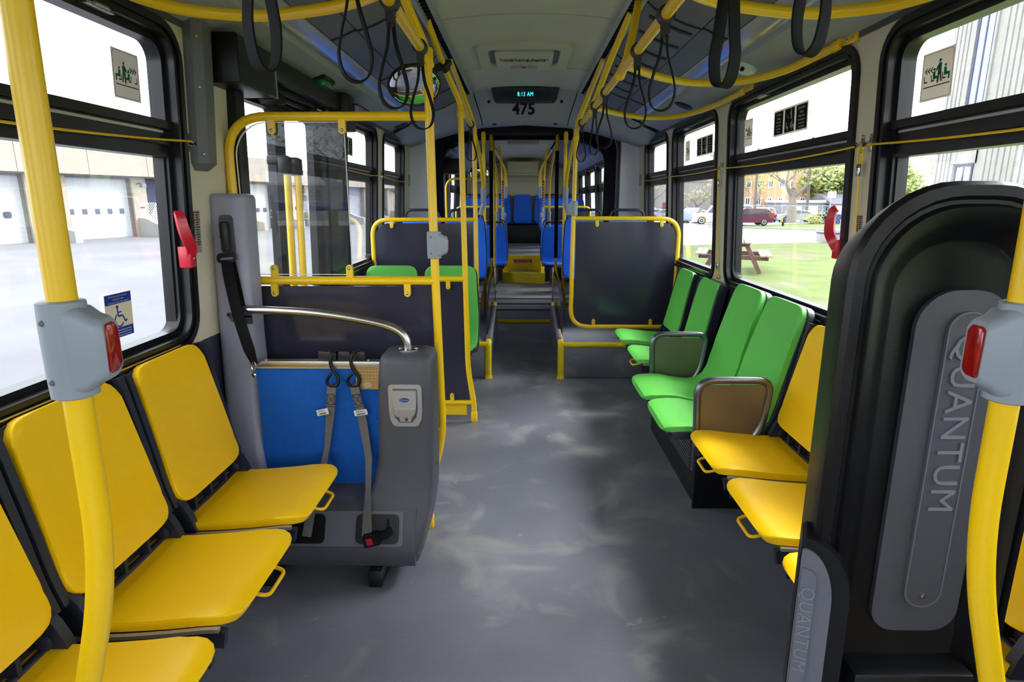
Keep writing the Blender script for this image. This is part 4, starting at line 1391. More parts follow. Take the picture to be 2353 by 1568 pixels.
# raised floor front faces beside the steps
mb = MB()
mb.box(-1.2, -0.345, 10.47, 10.53, FZ, hz)
mb.box(0.37, 1.2, 10.47, 10.53, FZ, hz)
struct(mb.build('trim_27', M['charcoal']))
for s_ in (-1, 1):
    side = 'left' if s_ < 0 else 'right'
    t = thing('grab_pole', (s_ * 0.33, 10.65, hz), 'far yellow pole with a red warning strip beside the yellow steps, %s side' % side, 'grab pole')
    mb = MB()
    mb.tube(fillet([(s_ * 0.40, 10.65, 2.36), (s_ * 0.36, 10.65, 1.95), (s_ * 0.345, 10.65, hz)], 0.3), R0, 12)
    mb.build('pole', M['yellow'], t)
    mb = MB()
    xx = s_ * 0.351
    mb.box(xx - 0.016, xx + 0.016, 10.627, 10.631, 1.36, 1.80)
    ws = mb.build('warning_strip', M['signred'], t)
    mb = MB()
    for q in range(9):
        mb.box(xx - 0.008, xx + 0.008, 10.625, 10.6275, 1.38 + q * 0.045, 1.407 + q * 0.045)
    mb.build('print', M['white_ink'], ws)
    stop_button(s_ * 0.347, 10.65, 1.16, 1.28, PI / 2 + s_ * 2, t)
    t = thing('grab_pole', (s_ * 0.40, 9.15, lowz), 'far yellow pole with a grey joint above the low blue seats, %s side' % side, 'grab pole')
    mb = MB()
    mb.tube(spline([(s_ * 0.5, 9.0, 2.34), (s_ * 0.44, 9.2, 2.1), (s_ * 0.40, 9.4, 1.75), (s_ * 0.40, 9.5, 1.28)], 8), R0, 12)
    mb.build('pole', M['yellow'], t)
    mb = MB()
    mb.tube([(s_ * 0.40, 9.49, 1.30), (s_ * 0.40, 9.52, 1.10), (s_ * 0.42, 9.53, 1.06)], [0.026, 0.026, 0.014], 12)
    mb.build('joint_sleeve', M['gray_light'], t)
    for k, yq in enumerate((11.65, 12.5)):
        t = thing('grab_pole', (s_ * 0.34, yq, hz), 'far yellow curved pole above the %s blue row on the raised rear floor, %s side' % (('nearer', 'farther')[k], side), 'grab pole')
        mb = MB()
        mb.tube(spline([(s_ * 0.5, yq - 0.7, 2.34), (s_ * 0.42, yq - 0.4, 2.2), (s_ * 0.345, yq - 0.1, 2.05), (s_ * 0.33, yq, 1.85), (s_ * 0.33, yq, 1.72)], 8), R0, 12)
        mb.build('pole', M['yellow'], t)
        mb = MB()
        mb.tube([(s_ * 0.33, yq, 1.73), (s_ * 0.335, yq + 0.02, 1.55), (s_ * 0.35, yq + 0.03, 1.51)], [0.026, 0.026, 0.014], 12)
        mb.build('joint_sleeve', M['gray_light'], t)
    t = thing('partition', (s_ * 0.6, 10.6, hz), 'far dark panel in a yellow frame behind the low blue seats, %s side' % side, 'partition')
    mb = MB()
    a, b = sorted((s_ * 0.37, s_ * 1.16))
    mb.tube(fillet([(s_ * 0.36, 10.62, 1.36), (s_ * 1.16, 10.62, 1.36), (s_ * 1.16, 10.62, hz)], 0.1), 0.015, 10)
    mb.tube([(s_ * 0.36, 10.62, 1.12), (s_ * 1.16, 10.62, 1.12)], 0.015, 10)
    mb.build('frame', M['yellow'], t)
    mb = MB()
    mb.box(a + 0.02, b - 0.02, 10.615, 10.625, hz, 1.34)
    mb.build('dark_panel', M['charcoal'], t)
t = thing('partition', (-0.42, 8.95, lowz), 'far yellow framed clear partition by the rear door, seen through the bellows', 'partition')
mb = MB()
mb.tube(fillet([(-0.42, 8.95, 1.775), (-1.12, 8.95, 1.775), (-1.12, 8.95, 0.45)], 0.16, 8), R0, 12)
mb.tube([(-0.42, 8.95, 2.33), (-0.42, 8.95, lowz)], R0, 12)
mb.build('frame', M['yellow'], t)
mb = MB()
mb.prism(lambda u, v, d: Vector((u, 8.95 + d, v)), rrect(-1.09, -0.72, 0.9, 1.75, (0.002, 0.002, 0.002, 0.12)), 0.004, 0.009)
mb.build('clear_panel', M['clear'], t, smooth=0)
# rear ceiling fittings
mb = MB()
mb.box(-0.40, 0.40, 9.2, 9.215, 2.12, 2.36, 0.004)
t = tag(mb.build('ceiling_baffle', M['clear'], smooth=0), 'clear plastic baffle hanging from the ceiling beyond the bellows', 'baffle')
mb = MB()
mb.box(-0.25, 0.25, 9.6, 10.3, 2.30, 2.36, 0.02)
tag(mb.build('roof_hatch', M['ceil']), 'pale roof hatch in the ceiling beyond the bellows', 'hatch')
mb = MB()
mb.box(-0.36, 0.36, 13.6, 14.0, 2.0, 2.05, 0.01)
mb.box(-0.34, 0.34, 13.6, 14.05, 2.05, 2.3, 0.02)
tag(mb.build('rear_air_duct', M['cream']), 'cream air duct box above the rear bench at the back wall', 'duct')
mb = MB()
mb.box(-1.17, 1.17, 14.06, 14.1, 1.88, 1.89)
mb.box(-0.47, -0.46, 14.06, 14.1, 1.6, 2.3)
struct(mb.build('trim_28', M['ledge']))
t = thing('convex_mirror', (-0.62, 9.3, 2.0), 'far round convex mirror over the rear door, seen through the bellows', 'mirror')
mb = MB()
mb.lathe((-0.66, 9.3, 1.86), (0.25, -1, -0.25), ((0.14, 0), (0.14, 0.01), (0.12, 0.025), (0.07, 0.042), (0.001, 0.05)), 24)
mb.build('glass', M['mirror'], t)
mb = MB()
mb.lathe((-0.66, 9.3, 1.86), (0.25, -1, -0.25), ((0.143, -0.01), (0.146, 0.0), (0.143, 0.012), (0.138, 0.01)), 24)
mb.tube([(-0.66, 9.31, 2.0), (-0.6, 9.3, 2.3)], 0.01, 8)
mb.build('rim', M['black'], t)
mb = MB()
mb.box(-1.15, -0.92, 8.85, 9.2, 1.84, 2.05, 0.01)
tag(mb.build('speaker_box', M['black']), 'far black box high on the left wall beyond the bellows', 'box')
# ================================================================ wheelchair securement station on the left
WS = thing('wheelchair_station', (-0.75, 2.2, FZ), 'grey wheelchair securement station with blue panel and steel rail behind the left yellow seats', 'wheelchair station')
mb = MB()
ls = []
for z, x0, x1, y0, y1, r in ((0.12, -1.21, -1.04, 2.14, 2.40, 0.02), (0.40, -1.21, -1.055, 2.20, 2.40, 0.025), (0.60, -1.21, -1.07, 2.24, 2.40, 0.03), (0.95, -1.212, -1.074, 2.265, 2.40, 0.03), (1.30, -1.205, -1.066, 2.27, 2.40, 0.03), (1.468, -1.200, -1.060, 2.27, 2.40, 0.03), (1.482, -1.195, -1.066, 2.276, 2.394, 0.026), (1.487, -1.182, -1.08, 2.29, 2.38, 0.02)):
    ls.append([(x, y, z) for x, y in rrect(x0, x1, y0, y1, r, 5)])
mb.loops(ls)
mb.build('belt_tower', M['gray_lit'], WS, smooth=50)
mb = MB()
ls = []
for z, x0, x1, y0, y1, r in ((0.10, -0.60, -0.45, 2.03, 2.32, 0.03), (0.125, -0.62, -0.415, 2.012, 2.33, 0.04), (0.18, -0.64, -0.395, 2.012, 2.33, 0.04), (0.27, -0.66, -0.378, 2.045, 2.33, 0.035), (0.33, -0.63, -0.370, 2.075, 2.33, 0.03), (0.40, -0.594, -0.366, 2.10, 2.33, 0.03), (0.50, -0.576, -0.364, 2.118, 2.33, 0.03), (0.62, -0.571, -0.362, 2.125, 2.33, 0.03), (0.78, -0.567, -0.361, 2.13, 2.33, 0.03), (0.872, -0.559, -0.361, 2.13, 2.33, 0.032), (0.894, -0.553, -0.367, 2.138, 2.322, 0.03), (0.904, -0.536, -0.384, 2.155, 2.305, 0.024)):
    ls.append([(x, y, z) for x, y in rrect(x0, x1, y0, y1, r, 5)])
mb.loops(ls)
for z in (0.85, 0.62, 0.44):
    mb.screw((-0.3635, 2.22, z), (1, 0, 0), 0.006)
mb.build('latch_column', M['gray_dark'], WS, smooth=50)
mb = MB()
pf = [(2.33, 0.105), (2.035, 0.105), (2.012, 0.115), (2.005, 0.14), (2.008, 0.185), (2.062, 0.315), (2.09, 0.338), (2.33, 0.345)]
mb.prism(lambda u, v, d: Vector((d, u, v)), pf, -1.10, -0.425, 0.008)
mb.build('base', M['gray_dark'], WS)
su = Vector((0, 0.054, 0.13)).normalized()
fl = Flat((-0.70, 2.037, 0.2525), (1, 0, 0), su)
fl.rr(-0.37, 0.228, -0.062, 0.066, 0.012, -0.002, 0.004)
tp = fl.build('tread_plate', M['gray'], WS)
fl = Flat((-0.70, 2.037, 0.2525), (1, 0, 0), su)
for i in range(60):
    for j in range(13):
        fl.rr(-0.36 + i * 0.0098 + (j % 2) * 0.0049 - 0.0022, -0.36 + i * 0.0098 + (j % 2) * 0.0049 + 0.0022, -0.057 + j * 0.0097 - 0.0022, -0.057 + j * 0.0097 + 0.0022, 0.0008, 0.003, 0.0052)
fl.build('studs', M['gray'], tp, smooth=0)
for x in (-0.985, -0.575):
    mb = MB()
    mb.box(x - 0.026, x + 0.026, 1.985, 2.20, FZ, 0.108, 0.004)
    mb.screw((x + 0.026, 2.02, 0.06), (1, 0, 0), 0.005)
    mb.build('foot', M['black'], WS)
anc = []
for xa, xb in ((-0.92, -0.765), (-0.648, -0.487)):
    fl = Flat((0, 2.037, 0.2525), (1, 0, 0), su)
    fl.rr(xa, xb, -0.052, 0.056, 0.02, 0.003, 0.010, 0.002)
    for sx_, sy_ in ((xa + 0.02, -0.035), (xa + 0.02, 0.04), (xb - 0.016, -0.035), (xb - 0.016, 0.04)):
        fl.disc(sx_, sy_, 0.006, 0.01, 0.0125, 10)
    a = fl.build('anchor_plate', M['black_satin'], WS)
    fl = Flat((0, 2.037, 0.2525), (1, 0, 0), su)
    fl.rr(xb - 0.045, xb - 0.036, -0.035, 0.04, 0.004, 0.010, 0.0108)
    fl.rr(xa + 0.02, xa + 0.05, -0.006, 0.006, 0.005, 0.010, 0.0108)
    fl.build('slot', M['black_ink'], a)
    anc.append(a)
# red buckle on the aisle-side plate
bo = Vector((-0.585, 2.008, 0.232))
br_ = Vector((1, 0, 0.25)).normalized()
bu_ = Vector((0, -1, 0)).cross(br_).normalized() * -1
bu_ = Vector((-br_.z, 0, br_.x))
fl = Flat(bo, br_, bu_)
fl.rr(-0.028, 0.034, -0.022, 0.022, 0.005, -0.004, 0.022, 0.004)
bk = fl.build('belt_buckle', M['black_satin'], WS)
fl = Flat(bo, br_, bu_)
fl.rr(-0.014, 0.008, -0.013, 0.013, 0.002, 0.02, 0.0245, 0.001)
fl.build('release_button', M['red'], bk)
mb = MB()
mb.strap([bo + br_ * 0.03 + Vector((0, -0.008, 0)), bo + br_ * 0.055 + Vector((0, -0.002, 0.004)), bo + br_ * 0.075 + Vector((0, 0.014, 0.006))], bu_, 0.03, 0.006)
mb.build('buckle_tether', M['webbing'], bk)
# blue back panel with aluminium top edge
mb = MB()
mb.box(-1.06, -0.55, 2.235, 2.25, 0.30, 0.85)
for x, z in ((-1.005, 0.62), (-0.600, 0.62)):
    mb.screw((x, 2.235, z), (0, -1, 0), 0.005)
bp_ = mb.build('blue_panel', M['panel_blue'], WS)
mb = MB()
mb.box(-1.062, -0.55, 2.222, 2.262, 0.836, 0.858, 0.002)
mb.box(-1.062, -0.55, 2.226, 2.235, 0.828, 0.838)
for x in (-1.02, -0.62):
    mb.lathe((x, 2.24, 0.858), (0, 0, 1), ((0.005, 0), (0.005, 0.004), (0.001, 0.005)), 10)
mb.build('top_edge', M['alu'], WS)
fl = Flat((-0.64, 2.225, 0.795), (1, 0, 0), (0, 0, 1))
fl.poly(rrect(-0.028, 0.085, -0.048, 0.044, (0.014, 0.014, 0.002, 0.002), 4), 0, 0.004)
fl.disc(0.052, -0.036, 0.004, 0.004, 0.006, 10)
ip = fl.build('instruction_plate', mat('brass_tinted_plate', rgb(196, 168, 110), 0.35, metal=0.9, var=0.1), WS)
fl = Flat((-0.64, 2.2208, 0.795), (1, 0, 0), (0, 0, 1))
for j in range(4):
    for i in range(7):
        fl.rr(-0.018 + i * 0.0125, -0.018 + i * 0.0125 + 0.008, 0.026 - j * 0.013, 0.030 - j * 0.013, 0.001, 0, 0.0012)
fl.poly([(0.016 + 0.017 * math.cos(a * PI / 8), -0.030 + 0.012 * math.sin(a * PI / 8)) for a in range(16)], 0, 0.0012)
fl.build('embossing', M['alu'], ip)
# black hook holder on the top edge
mb = MB()
for a, b in ((-0.815, -0.745), (-0.738, -0.690), (-0.684, -0.632)):
    mb.box(a, b, 2.238, 2.262, 0.855, 0.893, 0.004)
mb.build('hook_holder', M['black'], WS)
# steel rail
mb = MB()
mb.tube(spline([(-1.09, 2.25, 1.055), (-0.95, 2.24, 1.053), (-0.82, 2.235, 1.046), (-0.68, 2.232, 1.028), (-0.56, 2.23, 1.004), (-0.50, 2.23, 0.980), (-0.470, 2.23, 0.945), (-0.462, 2.23, 0.900)], 8), 0.0155, 14)
mb.lathe((-0.462, 2.23, 0.902), (0, 0, 1), ((0.040, 0), (0.040, 0.006), (0.018, 0.010)), 20)
for x in (-0.492, -0.432):
    mb.screw((x, 2.23, 0.910), (0, 0, 1), 0.007)
mb.build('steel_rail', M['steel'], WS)
# silver latch
fl = Flat((-0.4605, 2.127, 0.715), (1, 0, 0), (0, 0, 1))
fl.poly([(-0.062, 0.07), (-0.058, 0.079), (-0.05, 0.082), (0.05, 0.082), (0.058, 0.079), (0.062, 0.07), (0.062, -0.02), (0.058, -0.055), (0.048, -0.076), (0.036, -0.082), (-0.036, -0.082), (-0.048, -0.076), (-0.058, -0.055), (-0.062, -0.02)], -0.004, 0.006, 0.002)
for x, y in ((-0.042, 0.075), (0.042, 0.075), (-0.036, -0.074), (0.044, -0.074)):
    fl.disc(x, y, 0.0045, 0.006, 0.009, 12)
la = fl.build('latch_plate', M['silver'], WS)
fl = Flat((-0.4605, 2.127, 0.715), (1, 0, 0), (0, 0, 1))
fl.poly([(-0.045, 0.066), (0.045, 0.066), (0.046, -0.01), (0.040, -0.045), (0.024, -0.066), (-0.024, -0.066), (-0.040, -0.045), (-0.046, -0.01)], 0.006, 0.0072)
fl.build('latch_shade', M['gray_dark'], la)  # thin darker plate; shade of the recess painted as colour
fl = Flat((-0.4605, 2.127, 0.715), (1, 0, 0), (0, 0, 1))
fl.poly([(-0.043, 0.062), (0.043, 0.062), (0.043, 0.012), (0.040, -0.02), (0.030, -0.034), (-0.030, -0.034), (-0.040, -0.02), (-0.043, 0.012)], 0.007, 0.020, 0.004)
flp = fl.build('latch_flap', M['silver'], la)
fl = Flat((-0.4605, 2.127, 0.715), (1, 0, 0), (0, 0, 1))
fl.poly([(-0.040, -0.008), (0.040, -0.008), (0.038, -0.026), (0.030, -0.038), (-0.030, -0.038), (-0.038, -0.026)], 0.018, 0.024, 0.002)
fl.build('pull_lip', M['alu'], la)
fl = Flat((-0.4605, 2.127, 0.715), (1, 0, 0), (0, 0, 1))
fl.poly([(-0.024, -0.044), (0.024, -0.044), (0.020, -0.062), (-0.020, -0.062)], 0.0065, 0.0085, 0.001)
fl.build('recess_floor', M['silver'], la)
fl = Flat((-0.4605, 2.107, 0.742), (1, 0, 0), (0, 0, 1))
fl.poly([(0.0185 * math.cos(a * PI / 12), 0.008 * math.sin(a * PI / 12)) for a in range(24)], -0.002, 0.0012)
bd = fl.build('badge', M['blue_ink'], la)
text('lettering', "Q'Straint", 0.0085, (-0.4605, 2.1055, 0.742), (1, 0, 0), (0, 0, 1), M['white_ink'], la, ext=0.0002)
mb = MB()
mb.lathe((-0.4575, 2.121, 0.662), (0, -1, 0), ((0.007, 0), (0.007, 0.002), (0.005, 0.004), (0.001, 0.005)), 12)
mb.build('indicator_led', M['redled'], la)

# two hooked straps hanging from the holder
def hook_strap(x, xl, zl, xs, label):
    t = thing('securement_strap', (x, 2.215, 0.6), label, 'strap', 'grey securement straps')
    mb = MB()
    mb.tube(spline([(x + 0.02, 2.262, 0.87), (x + 0.018, 2.255, 0.890), (x + 0.01, 2.235, 0.897), (x, 2.217, 0.885), (x - 0.003, 2.212, 0.85), (x + 0.006, 2.212, 0.825), (x + 0.022, 2.21, 0.80), (x + 0.024, 2.208, 0.778), (x + 0.014, 2.206, 0.766), (x - 0.012, 2.206, 0.768), (x - 0.019, 2.206, 0.785), (x - 0.006, 2.206, 0.808), (x + 0.002, 2.208, 0.812)], 6), 0.0062, 10)
    mb.build('hook', M['black_satin'], t)
    mb = MB()
    n = len(xs)
    mb.strap([(p[0], p[1], p[2]) for p in xs], [p[4] for p in xs], [p[3] for p in xs], 0.0028)
    wb = mb.build('webbing', M['gray_web'], t)
    a, b = Vector(xs[1][:3]), Vector(xs[2][:3])
    up = (a - b).normalized()
    rt = up.cross(Vector((0, -1, 0))) * -1
    rt = Vector((up.z, 0, -up.x)).normalized()
    fl = Flat(b + up * 0.055 + Vector((0, -0.002, 0)), rt, up)
    w_, h_ = 0.014, 0.022
    fl.line([(-w_, -h_), (w_, -h_), (w_, h_), (-w_, h_), (-w_, -h_), (w_, h_)], 0.0012)
    fl.line([(-w_, h_), (w_, -h_)], 0.0012)
    fl.line([(-w_ - 0.002, -h_ - 0.008), (w_ + 0.002, -h_ - 0.008)], 0.0014)
    fl.build('stitching', M['black_ink'], wb)
    return t, b, up, rt
sx1 = (1, 0, 0)
t1, b1, u1, r1 = hook_strap(-0.757, 0, 0, [(-0.757, 2.205, 0.772, 0.026, sx1), (-0.760, 2.205, 0.755, 0.034, sx1), (-0.775, 2.215, 0.655, 0.034, sx1), (-0.785, 2.222, 0.60, 0.033, (1, -0.3, 0)), (-0.800, 2.222, 0.50, 0.026, (1, -0.5, 0)), (-0.812, 2.12, 0.375, 0.03, (1, -0.2, 0)), (-0.82, 2.055, 0.325, 0.034, sx1), (-0.83, 2.012, 0.235, 0.034, sx1)], 'grey hooked strap on the blue panel, left one with a flared white tag')
t2, b2, u2, r2 = hook_strap(-0.677, 0, 0, [(-0.675, 2.205, 0.772, 0.026, sx1), (-0.670, 2.205, 0.755, 0.034, sx1), (-0.655, 2.215, 0.655, 0.034, sx1), (-0.650, 2.222, 0.60, 0.034, sx1), (-0.630, 2.20, 0.47, 0.030, (1, -0.3, 0)), (-0.616, 2.115, 0.375, 0.025, (1, -0.6, 0)), (-0.608, 2.055, 0.325, 0.030, (1, -0.3, 0)), (-0.604, 2.022, 0.262, 0.036, sx1), (-0.604, 2.006, 0.228, 0.036, sx1)], 'grey hooked strap on the blue panel, right one running to the red buckle')
for t, o, rt, upw, sk in ((t1, b1 + Vector((-0.026, -0.012, 0.004)), Vector((1, -0.25, 0.28)), Vector((-0.2, 0, 1)), 1), (t2, b2 + Vector((0.001, -0.004, 0.0)), r2, u2, 0)):
    fl = Flat(o, rt, upw)
    fl.rr(-0.026, 0.026, -0.012, 0.012, 0.002, 0, 0.0012)
    tg = fl.build('white_tag', M['white'], t)
    fl = Flat(o + fl.n * 0.0014, rt, upw)
    random.seed(3 + sk)
    x = -0.017
    while x < 0.017:
        w_ = random.choice((0.0008, 0.0014, 0.002))
        fl.rr(x, x + w_, -0.009, -0.002, 0.0002, 0, 0.0003)
        x += w_ + random.choice((0.0008, 0.0012))
    for k in range(2):
        fl.rr(-0.019, 0.016 - k * 0.006, 0.003 + k * 0.004, 0.0045 + k * 0.004, 0.0003, 0, 0.0003)
    fl.build('print', M['black_ink'], tg)

# seat belt on the tower
SB = thing('seat_belt', (-1.14, 2.25, 1.2), 'black seat belt with latch tongue hanging on the grey tower', 'seat belt')
fl = Flat((-1.132, 2.268, 1.345), (1, 0, 0), (0, 0, 1))
fl.rr(-0.026, 0.026, -0.085, 0.065, 0.016, -0.004, 0.002)
fl.build('storage_pocket', M['gray_dark'], SB)
mb = MB()
mb.box(-1.148, -1.118, 2.236, 2.262, 1.275, 1.385, 0.008)
mb.box(-1.149, -1.117, 2.234, 2.258, 1.33, 1.333)
mb.build('tongue_holder', M['black'], SB)
mb = MB()
mb.ring(lambda u, v, d: Vector((-1.133 + u, 2.245 + d, 1.252 + v - u * -0.1)), rrect(-0.036, 0.036, -0.017, 0.02, 0.014, 5), rrect(-0.026, 0.026, -0.007, 0.002, 0.004, 5), -0.004, 0.004)
mb.build('tongue', M['black_satin'], SB)
mb = MB()
mb.strap(spline([(-1.133, 2.243, 1.245), (-1.125, 2.232, 1.18), (-1.10, 2.215, 1.05), (-1.07, 2.205, 0.93), (-1.052, 2.21, 0.85)], 6), [(1, 0.1, 0.2)] * 25, [0.042] * 20 + [0.04, 0.036, 0.032, 0.028, 0.022], 0.003)
mb.strap([(-1.128, 2.252, 1.24), (-1.118, 2.262, 1.12), (-1.110, 2.266, 1.03)], (1, 0, 0), 0.046, 0.003)
mb.build('webbing', M['webbing'], SB)
fl = Flat((-1.118, 2.267, 1.022), (1, 0, 0), (0, 0, 1))
fl.poly([(-0.048, 0.010), (-0.044, 0.018), (0.05, 0.014), (0.05, -0.026), (0.0, -0.026), (-0.03, -0.016)], -0.002, 0.005, 0.002)
sl = fl.build('slot_guide', M['gray_dark'], SB)
fl = Flat((-1.118, 2.2615, 1.022), (1, 0, 0), (0, 0, 1))
fl.rr(-0.026, 0.05, 0.0, 0.007, 0.002, 0, 0.0008)
fl.disc(-0.04, 0.008, 0.0045, 0, 0.003, 10)
fl.build('slot', M['black_ink'], sl)
mb = MB()
mb.tube(spline([(-1.052, 2.205, 0.862), (-1.064, 2.205, 0.848), (-1.058, 2.205, 0.830), (-1.046, 2.205, 0.838), (-1.05, 2.205, 0.858)], 5), 0.003, 8)
mb.tube(spline([(-1.056, 2.215, 0.836), (-1.062, 2.22, 0.815), (-1.066, 2.235, 0.80)], 5), 0.003, 8)
mb.lathe((-1.064, 2.228, 0.802), (0, -1, 0), ((0.009, 0), (0.009, 0.005), (0.004, 0.008)), 12)
mb.build('ring_clip', M['chrome'], SB)

# ================================================================ black padded backrest unit on the right
QU = thing('wheelchair_restraint', (0.69, 1.03, FZ), 'tall black padded wheelchair backrest with grey QUANTUM panel in the right foreground', 'wheelchair restraint')
fq = lambda u, v, d: Vector((u, 0.95 + d, v))
mb = MB()
X0, X1, Z0, Z1 = 0.490, 0.846, 0.40, 1.490
def sh(i, r):
    return rrect(X0 + i, X1 - i * 0.55, Z0 + i, Z1 - i, (max(0.01, 0.05 - i), max(0.01, 0.05 - i), r, r), 9)
prof = [(0.075, 0.10, 0.17), (0.050, 0.12, 0.16), (0.014, 0.14, 0.06), (0.002, 0.15, 0.022), (0.0, 0.15, 0.012), (0.006, 0.146, 0.002), (0.022, 0.138, 0.0), (0.028, 0.134, 0.008), (0.034, 0.130, 0.008), (0.039, 0.126, 0.0), (0.052, 0.118, 0.004), (0.072, 0.104, 0.022), (0.090, 0.092, 0.040), (0.096, 0.088, 0.044)]
mb.loops([[fq(u, v, d) for u, v in sh(i, r)] for i, r, d in prof])
mb.build('shell', M['black_satin'], QU, smooth=35)
mb = MB()
mb.prism(fq, rrect(0.624, 0.781, 0.676, 1.318, (0.045, 0.045, 0.065, 0.065), 8), 0.055, 0.034, 0.008)
mb.build('grey_panel', M['gray_dark'], QU)
mb = MB()
mb.prism(fq, rrect(0.676, 0.740, 0.732, 1.282, 0.031, 8), 0.040, 0.029, 0.003)
stq = mb.build('raised_strip', M['gray_dark'], QU)
mb = MB()
mb.ring(fq, rrect(0.6745, 0.7415, 0.7305, 1.2835, 0.0325, 8), rrect(0.677, 0.739, 0.733, 1.281, 0.031, 8), 0.036, 0.0275)
mb.build('strip_highlight', M['gray'], stq)  # lighter ring painted as the highlight along the strip's bevel
text('lettering', 'QUANTUM', 0.062, (0.7085, 0.9775, 1.085), (0, 0, -1), (1, 0, 0), M['emboss'], stq, ext=0.0015, sx=1.0, spacing=1.06)
mb = MB()
mb.screw((0.708, 0.978, 0.754), (0, -1, 0), 0.005)
mb.build('screw', M['steel'], stq)
mb = MB()
mb.box(0.56, 0.83, 0.98, 1.10, FZ, 0.62, 0.012)
mb.box(0.58, 0.80, 0.935, 0.995, 0.50, 0.620, 0.008)
for k in range(3):
    mb.lathe((0.655 + 0.023 * k, 0.935, 0.592), (0, -1, 0), ((0.006, 0), (0.006, 0.003), (0.003, 0.005)), 10)
mb.build('base', M['black'], QU)
for x in (0.592, 0.775):
    mb = MB()
    mb.box(x, x + 0.018, 0.926, 0.936, 0.40, 0.588, 0.002)
    mb.build('bracket', M['alu'], QU)
AC, AS = math.cos(math.radians(25)), math.sin(math.radians(25))
fa = lambda u, v, d: Vector((0.4625 + (u - 0.4625) * 0.95 * AC + d * AS, 0.95 - (u - 0.4625) * 0.95 * AS + d * AC, v))
mb = MB()
al = [(0.4625, 0.36), (0.553, 0.36), (0.551, 0.78)] + [(0.551 - 0.082 * (1 - math.cos(a * PI / 20)), 0.78 + 0.108 * math.sin(a * PI / 20)) for a in range(1, 11)] + [(0.4625, 0.882)]
mb.prism(fa, al, 0.0, 0.065, 0.008, 3)
AR = mb.build('grip_arm', M['black_satin'], QU)
mb = MB()
al = [(0.4645, 0.37), (0.525, 0.37), (0.522, 0.77)] + [(0.522 - 0.053 * (1 - math.cos(a * PI / 20)), 0.77 + 0.100 * math.sin(a * PI / 20)) for a in range(1, 11)] + [(0.4645, 0.866)]
mb.prism(fa, al, 0.004, -0.006, 0.003)
mb.build('grey_panel', M['gray'], AR)
mb = MB()
mb.prism(fa, rrect(0.4675, 0.4935, 0.40, 0.835, (0.008, 0.008, 0.018, 0.003)), -0.004, -0.010, 0.002)
mb.build('raised_strip', M['gray'], AR)
text('lettering', 'QUANTUM', 0.032, fa(0.4805, 0.715, -0.0105), (0, 0, -1), (AC, -AS, 0), M['emboss'], AR, ext=0.0012, sx=1.0, spacing=1.12)

# ================================================================ stickers on the glass
def glass_flat(side, y, z):
    x = side * (wx(z) + 0.0495)
    up = Vector((-side * 0.05, 0, 1)).normalized()
    return Vector((x, y, z)), Vector((0, -side, 0)), up
def man(fl, x, y, s, d0, d1, m=1):
    """standing figure, foot line at y"""
    fl.disc(x + m * 0.02 * s, y + 0.92 * s, 0.075 * s, d0, d1, 12)
    fl.poly([(x + m * a * s, y + b * s) for a, b in ((-0.10, 0.80), (0.06, 0.84), (0.14, 0.74), (0.13, 0.46), (0.12, 0.02), (0.03, 0.02), (0.0, 0.40), (-0.10, 0.02), (-0.19, 0.02), (-0.10, 0.45))][::m], d0, d1)
    fl.poly([(x + m * a * s, y + b * s) for a, b in ((0.06, 0.80), (0.16, 0.72), (0.30, 0.52), (0.26, 0.48), (0.06, 0.66))][::-m], d0, d1)
def seated(fl, x, y, s, d0, d1, m=1):
    fl.disc(x, y + 0.72 * s, 0.07 * s, d0, d1, 12)
    fl.poly([(x + m * a * s, y + b * s) for a, b in ((-0.09, 0.62), (0.08, 0.62), (0.10, 0.40), (0.34, 0.38), (0.34, 0.05), (0.24, 0.05), (0.24, 0.27), (-0.06, 0.25))][::-m], d0, d1)
def chair(fl, x, y, s, d0, d1, m=1):
    fl.poly([(x + m * a * s, y + b * s) for a, b in ((-0.16, 0.50), (-0.11, 0.50), (-0.06, 0.24), (0.14, 0.22), (0.14, 0.17), (-0.10, 0.16))][::-m], d0, d1)
def aisle_sticker(side, y, z, wd, h, label):
    o, r, u = glass_flat(side, y, z)
    mir = 1 if side > 0 else -1
    fl = Flat(o, r, u)
    fl.rr(-wd / 2, wd / 2, -h / 2, h / 2, 0.001, 0, 0.0006)
    t = tag(fl.build('window_sticker', M['sticker']), label, 'sticker', 'green move-back stickers')
    fl = Flat(o, r, u)
    a, b = wd / 2 - 0.004, h / 2 - 0.004
    fl.ring(fl.f, rrect(-a, a, -b, b, 0.012, 4), rrect(-a + 0.001, a - 0.001, -b + 0.001, b - 0.001, 0.011, 4), 0.0006, 0.001)
    fl.build('border', M['black_ink'], t)
    k = wd / 0.14
    fl = Flat(o, r, u)
    man(fl, 0.012 * mir * k, -0.022, 0.066 * k, 0.0006, 0.0012, -mir)
    seated(fl, -0.012 * mir * k, -0.026, 0.06 * k, 0.0007, 0.0013, mir)
    seated(fl, 0.036 * mir * k, -0.022, 0.06 * k, 0.0006, 0.0012, mir)
    for q in range(3):
        fl.line([((-0.020 - q * 0.012) * mir * k, 0.026), ((-0.030 - q * 0.012) * mir * k, 0.018), ((-0.020 - q * 0.012) * mir * k, 0.010)], 0.003, 0.0006, 0.0012)
    fl.line([(-0.01 * mir * k, 0.018), (-0.052 * mir * k, 0.018)], 0.002, 0.0006, 0.0011)
    fl.build('pictogram', M['green_ink'], t)
    fl = Flat(o, r, u)
    fl.rr(-a + 0.008, a - 0.006, -0.031, -0.028, 0.0005, 0.0006, 0.0012)
    for xx in (-0.048, -0.016, 0.034):
        chair(fl, xx * mir * k, -0.026, 0.06 * k, 0.0013, 0.0016, mir)
    fl.build('seat_symbols', M['brown_ink'], t)
